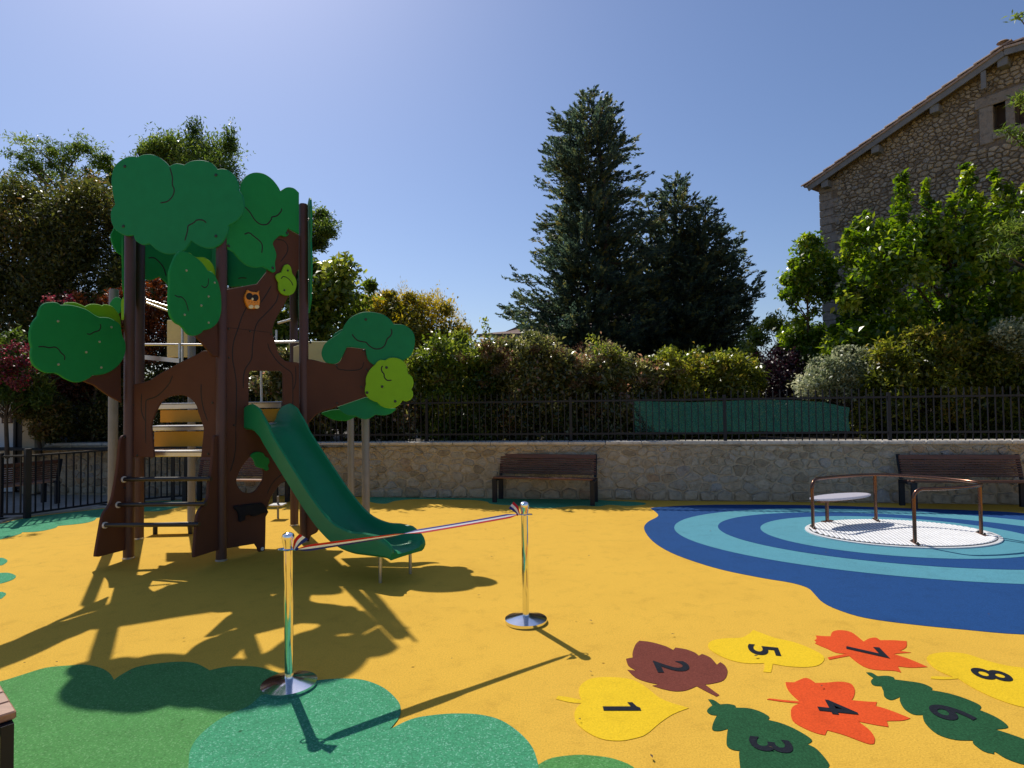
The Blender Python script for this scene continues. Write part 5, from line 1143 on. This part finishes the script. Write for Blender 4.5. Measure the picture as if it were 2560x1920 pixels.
tree('broadleaf_tree', 'bright green large-leaved tree with upright shoots before the stone house', 'tree', (*WPT(2330, 1000, 13.5)[:2], .93), cl, ar_, LM['broad'], .13)
cl = envelope_clumps([(1955, 760), (1960, 690), (1980, 650), (1995, 610), (2025, 585), (2045, 605), (2055, 640), (2085, 650), (2088, 700), (2070, 750), (2010, 755)], 14.0, 1.0, 44, .18, 1, 7)
cl += [(*WPT(x, y, 14), .10, .09, .08, .4) for x, y in ((1968, 700), (1958, 735), (1985, 775), (1990, 800), (2000, 830), (1975, 850), (1965, 870), (2020, 790), (2040, 780), (1995, 860), (2040, 850), (2065, 640), (2080, 660), (2070, 690), (2075, 740), (2020, 880), (1980, 890), (2000, 900))]
cl += [(*WPT(RNG.uniform(1960, 2050), RNG.uniform(790, 900), 14+RNG.uniform(-.3, .3)), .15, .14, .13, .7) for _ in range(40)]
ar_ = clumped(cl, 150, .11, .06, -.1)
tree('young_tree', 'small loose green tree left of the stone house corner', 'tree', (*WPT(2010, 1000, 14.1)[:2], .93), cl, ar_, LM['broad'], .05)
# dark foliage and twigs entering at the right
cl = [(*WPT(x, y, 9.5), .22, .2, .09) for x, y in ((2550, 560), (2510, 575), (2570, 600), (2530, 610), (2500, 630), (2580, 555), (2600, 590))]+[(*WPT(x, y, 9.0), .10, .1, .05, .5) for x, y in ((2560, 235), (2545, 250), (2570, 262), (2535, 330), (2555, 335), (2515, 325), (2560, 345), (2575, 355), (2590, 300), (2600, 240))]+[(*WPT(x, y, 9.0), .09, .08, .03, .3) for x, y in ((2545, 40), (2565, 40), (2590, 42), (2620, 45))]
cl += [(*WPT(x, y, 9.3), .5, .4, .25, 2) for x, y in ((2760, 60), (2780, 250), (2760, 350), (2780, 580), (2800, 450), (2900, 100), (2950, 300), (2900, 200), (3000, 450), (2900, 560), (3080, 350), (3050, 200), (2980, 20), (2850, -60))]
ar_ = clumped(cl, 90, .12, .022, .15)
tree('cedar_tree', 'cedar whose twig tips enter the picture at the right edge', 'tree', (*WPT(2900, 1000, 9.3)[:2], .0), cl, ar_, LM['locust'], .16)
# ---- oleander and rust shrub at left ----
shrub('oleander', 'oleander with crimson flowers over the white wall at the left edge', 'shrub', [(-150, 1020), (-150, 860), (-20, 850), (20, 840), (60, 850), (80, 880), (110, 930), (130, 1000), (90, 1010), (20, 1030)], 11.6, 1.1, 60, .26, 170, .12, .03, LM['locust'], 41, tone=.45)
ol = [o for o in bpy.data.objects if o.name.startswith('oleander')][0]
fl = [(*WPT(x, y, 11.1-RNG.uniform(0, .3)), .08, .08, .07) for x, y in ((5, 875), (35, 865), (60, 880), (70, 900), (50, 905), (20, 900), (12, 915), (30, 930), (48, 920), (62, 945), (20, 950), (40, 965), (70, 870), (-20, 900), (85, 915), (10, 940), (55, 960), (125, 750), (170, 748))]
crown('flowers', clumped(fl, 60, .05, .035, .3), LM['red'], ol)
shrub('rusty_shrub', 'rust-brown leaved shrub below the left leaf panel of the tower', 'shrub', [(90, 960), (100, 900), (130, 770), (160, 740), (210, 740), (300, 710), (400, 700), (420, 760), (400, 900), (260, 930), (230, 1010), (170, 1000), (110, 1010)], 12.9, .9, 110, .2, 190, .08, .04, LM['rust'], 42, tone=.36)
shrub('dark_shrub', 'dark trailing shrub against the railing at the left end of the wall', 'shrub', [(60, 1100), (70, 1030), (110, 980), (200, 990), (300, 960), (420, 940), (520, 930), (640, 920), (640, 1110), (400, 1110), (170, 1110)], 12.9, 1.0, 120, .28, 170, .085, .035, LM['dark'], 43, tone=.55)
shrub('evergreen_shrub', 'tall dark evergreen mass seen between the tower posts', 'shrub', [(230, 1110), (230, 760), (300, 660), (420, 620), (560, 650), (660, 720), (680, 1110)], 14.6, 1.2, 110, .4, 420, .12, .05, LM['dark'], 45, tone=.4)
shrub('dark_shrub', 'dark climbing plant over the dark gate at the far left', 'shrub', [(40, 1010), (80, 980), (160, 1000), (170, 1060), (140, 1100), (90, 1090), (85, 1050), (50, 1060)], 12.0, .6, 40, .2, 150, .08, .035, LM['dark'], 44, tone=.6)

# ================================================================== STONE HOUSE
hu = Vector((.57, -.822, 0)).normalized(); C0 = D(2050, 480, 17.8); C0.z = 0
hs = thing('stone_house', 'old rubble stone house with tiled gable roof at the right', 'house', C0); hn = Vector((hu.y, -hu.x, 0))
if hn.dot(-C0) < 0: hn = -hn
PH = Plane(C0, hu)
def hz(px, py): return PH.uv((px, py))
e0 = hz(2050, 478); rg = hz(2509, 112); print('house eave', e0, 'ridge', rg)
PO = Plane(C0+hn*.34, hu); r0_ = PO.uv((2012, 455)); r1_ = PO.uv((2508, 104)); SL = (r1_[1]-r0_[1])/(r1_[0]-r0_[0]); RT = r1_[0]
rg = (RT, r1_[1]-.17); e0 = (0, rg[1]-RT*SL)
def roofz(t): return rg[1]-(RT-t)*SL if t <= RT else rg[1]-(t-RT)*SL*.8
wp = [(0, 0, 1), (RT*2, 0, 1), (RT*2, roofz(RT*2), 1), (RT, rg[1], 1), (0, e0[1], 1)]
W0 = hz(2454, 266); W1 = hz(2475, 330)
wz = [PH.uv(p) for p in ((2482, 262), (2513, 253), (2515, 322), (2484, 335))]
wz2 = [PH.uv(p) for p in ((2536, 245), (2590, 228), (2590, 300), (2538, 315))]
def rect(t0, t1, z0, z1): return [(t0, z0), (t1, z0), (t1, z1), (t0, z1)]
ta, tb2, tc2, td = wz[0][0], wz[1][0], wz2[0][0], wz2[1][0]+.1; zt_, zb_ = (wz[0][1]+wz[1][1])/2, (wz[2][1]+wz[3][1])/2
mb = MB(); mb.prism([(p[0], p[1]) for p in wp], [rect(ta, tb2, zb_, zt_), rect(tc2, td, zb_, zt_)], PH.P, hu, hn, 0, .35, .0); mb.build('wall', M['housemortar'], hs)
# side and rear walls
mb = MB(); ln_ = 9.0; back = C0-hn*ln_
mb.box(C0+hu*.15-hn*(ln_/2+.36)+UZ*(e0[1]/2), (.3, ln_, e0[1]), ax=(hu, hn, UZ)); mb.build('side_wall', M['housemortar'], hs)
for a, b in ((ta, tb2), (tc2, td)):
    mb = MB(); mb.box(C0+hu*(a+b)/2-hn*.30+UZ*(zt_+zb_)/2, (b-a+.1, .03, zt_-zb_+.1), ax=(hu, hn, UZ)); mb.build('window_shutter', basic('dark_wood_shutter', (.05, .03, .018), .7), hs)
def hbox(name, t0, t1, z0, z1, out=.03, m='dressed', dep=.2):
    mb = MB(); mb.box(C0+hu*(t0+t1)/2+hn*(out-dep/2)+UZ*(z0+z1)/2, (t1-t0, dep, z1-z0), ax=(hu, hn, UZ), bev=.015); o = mb.build(name, M[m], hs); return o
jw = tc2-tb2
hbox('window_lintel', ta-.36, td+.25, zt_, zt_+.26, .035); hbox('window_sill', ta-.02, td+.1, zb_-.17, zb_, .05)
hbox('window_jamb', ta-.28, ta, zb_-.22, zt_, .03); hbox('window_mullion', tb2, tc2, zb_, zt_, .025)
# quoins
z = 1.6; i = 0
while z < e0[1]-.12:
    h = random.uniform(.20, .30); z1 = min(z+h, e0[1]-.02); w = (.58 if i % 2 else .36)*random.uniform(.9, 1.15); hbox('quoin', -.03, w, z+.006, z1-.006, .022); z += h; i += 1
# field stones
pts = []; z = 2.5; row = 0
while z < rg[1]+.1:
    h = random.uniform(.065, .12); t = random.uniform(0, .15)
    while t < RT+1.4:
        w = h*random.choice((.9, 1.3, 1.8, 2.4, 3.0))*random.uniform(.85, 1.15); pts.append((t+w/2, z+random.uniform(-.045, .045))); t += w
    z += h; row += 1
cells = voronoi(pts, 1.35, .018, size=.36); keep = []
for i, poly in cells:
    if not poly: continue
    u_, z_ = pts[i]
    if z_ > roofz(u_)-.10 or u_ < .45: continue
    if ta-.36 < u_ < td+.3 and zb_-.28 < z_ < zt_+.32: continue
    poly = [(p[0], min(p[1], roofz(p[0])-.03)) for p in poly]
    P_px = C0+hu*u_+UZ*z_; keep.append((-z_-.25*abs(u_-RT*.55), poly))
keep.sort(key=lambda k: k[0]); rest = MB(); n_ = 0
for _, poly in keep:
    tgt = MB() if n_ < 285 else rest
    if stone_mb(tgt, poly, C0, hu, hn, .045, .0) and tgt is not rest: tgt.build('stone', M['housestone'], hs); n_ += 1
tag(rest.build('rubble_stones', M['housestone'], hs), kind='stuff')
# roof: boards, purlin ends, verge tiles
rs_dir = (hu*1+UZ*SL).normalized(); rup = rs_dir.cross(hn).normalized()
if rup.z < 0: rup = -rup
eaveT = r0_[0]; a3 = C0+hu*eaveT+UZ*roofz(eaveT); b3 = C0+hu*RT+UZ*rg[1]
ctr_ = (a3+b3)/2; Lr = (b3-a3).length; OV = .34
mb = MB(); mb.box(ctr_+rup*.03+hn*(OV-ln_)/2, (Lr, ln_+OV, .05), ax=(rs_dir, hn, rup)); mb.build('roof', M['tile'], hs)
mb = MB(); mb.box(ctr_-rup*.07+hn*(OV-.05), (Lr*.985, .04, .15), ax=(rs_dir, hn, rup)); mb.build('bargeboard', M['timber'], hs)
rd2 = (hu-UZ*SL*.35).normalized(); rup2 = rd2.cross(hn).normalized()
if rup2.z < 0: rup2 = -rup2
mb = MB(); mb.box(b3+rd2*2+rup2*.03+hn*(OV-ln_)/2, (4, ln_+OV, .05), ax=(rd2, hn, rup2)); mb.build('roof', M['tile'], hs)
mb = MB(); mb.box(b3+rd2*2-rup2*.07+hn*(OV-.05), (4, .04, .15), ax=(rd2, hn, rup2)); mb.build('bargeboard', M['timber'], hs)
def tile(c, d, up_, nn):
    mb = MB(); L = .42; rings = []
    for s0, r in ((-L/2, .10), (L/2, .082)):
        rings.append([c+d*s0+nn*(r*math.cos(a))+up_*(r*.75*math.sin(a)+(.022 if s0 < 0 else 0)) for a in np.linspace(0, math.pi, 8)]+[c+d*s0+nn*(.8*r*math.cos(a))+up_*(.6*r*math.sin(a)+(.022 if s0 < 0 else 0)) for a in np.linspace(math.pi, 0, 8)])
    mb.loft(rings); return mb
nT = int(Lr/.36)
for col in range(2):
    for i in range(nT+1): tile(a3+rs_dir*(i*.36+.12)+rup*.075+hn*(OV-.09-.21*col), rs_dir, rup, hn).build('roof_tile', M['tile'], hs)
for i in range(6): tile(b3+rd2*(i*.36+.2)+rup2*.075+hn*(OV-.09), -rd2, rup2, hn).build('roof_tile', M['tile'], hs)
for (px, py) in ((2072, 445), (2198, 357), (2345, 252), (2515, 142)):
    t_p, z_p = hz(px, py); c = C0+hu*t_p+UZ*(roofz(t_p)-.24)+hn*.12
    mb = MB(); mb.box(c, (.20, .30, .20), ax=(hu, hn, UZ), bev=.01); mb.build('purlin_end', M['timber'], hs)
c = C0+hu*(RT-.42)+UZ*(roofz(RT-.42)-.38)+hn*(OV-.07); mb = MB(); mb.box(c, (.10, .05, .42), ax=((hu*1+UZ*.15).normalized(), hn, UZ)); mb.build('brace', M['timber'], hs)
mb = MB(); mb.lathe(b3+hn*(OV-.1)+rup*.08, [(.05, 0), (.035, .05), (.04, .10), (.13, .12), (.10, .15), (.03, .17)], 12); mb.build('ridge_finial', M['tile'], hs)
# distant house beyond the hedge: long tiled roofs
fh = thing('tiled_house', 'low beige house with tiled roofs half hidden behind the hedge and conifers', 'house', (*WPT(1400, 900, 27)[:2], .93))
yb = 27.0; xa, xb = D(1208, 860, yb).x, D(1300, 830, yb).x; ze = D(1210, 835, yb).z; zr_ = D(1290, 800, yb).z
v = [(xa-.3, yb, ze), (xb+6, yb+.5, ze+.1), (xb+6, yb+4, zr_+.9), (xb, yb+2.0, zr_), (xa+1.0, yb+2.2, zr_-.25)]
v += [(p[0], p[1], p[2]-.16) for p in v]
mb = MB(); mb.add(v, [(0, 1, 2, 3, 4), (9, 8, 7, 6, 5), (0, 5, 6, 1), (1, 6, 7, 2), (2, 7, 8, 3), (3, 8, 9, 4), (4, 9, 5, 0)]); mb.build('roof', M['tile'], fh)
mb = MB(); mb.box(((xa+xb+6)/2+.2, yb+2.3, (ze+.9)/2), (xb+6-xa-.6, 3.4, ze-.9)); mb.build('wall', M['render'], fh)
p0, p1, p2, p3 = D(1545, 880, 26), D(1600, 800, 28), D(1800, 790, 28), D(1800, 880, 26)
mb = MB(); q = [p0, p3, p2, p1]; mb.add(q+[Vector((p.x, p.y+.05, p.z-.18)) for p in q], [(0, 1, 2, 3), (7, 6, 5, 4), (0, 4, 5, 1), (1, 5, 6, 2), (2, 6, 7, 3), (3, 7, 4, 0)]); mb.build('roof', M['tile'], fh)
# far green mass closing the view low down between the gardens
cl = []
for i in range(110):
    x = RNG.uniform(-26, 30); z = RNG.uniform(1.0, 3.0); cl.append((x, 31+RNG.uniform(0, 2), z, 1.0, .8, .8))
arr = clumped(cl, 260, .26, .14, .2)
tag(crown('distant_trees', arr, LM['olive'], None), kind='stuff')
# fallen leaf bits on the rubber
v = []; f = []
mbd = MB()
for i in range(70):
    x = RNG.uniform(-5, 6); y = RNG.uniform(2.6, 9.5); s_ = RNG.uniform(.008, .02); a = RNG.uniform(0, 6.28)
    u_ = Vector((math.cos(a), math.sin(a), 0))*s_; w_ = Vector((-math.sin(a), math.cos(a), 0))*s_*.4; c = Vector((x, y, .018))
    mbd.add([c-u_, c+w_+UZ*.003, c+u_, c-w_+UZ*.002], [(0, 1, 2, 3)])
tag(mbd.build('leaf_litter', basic('dry_leaf', (.10, .06, .03), .9)), kind='stuff')
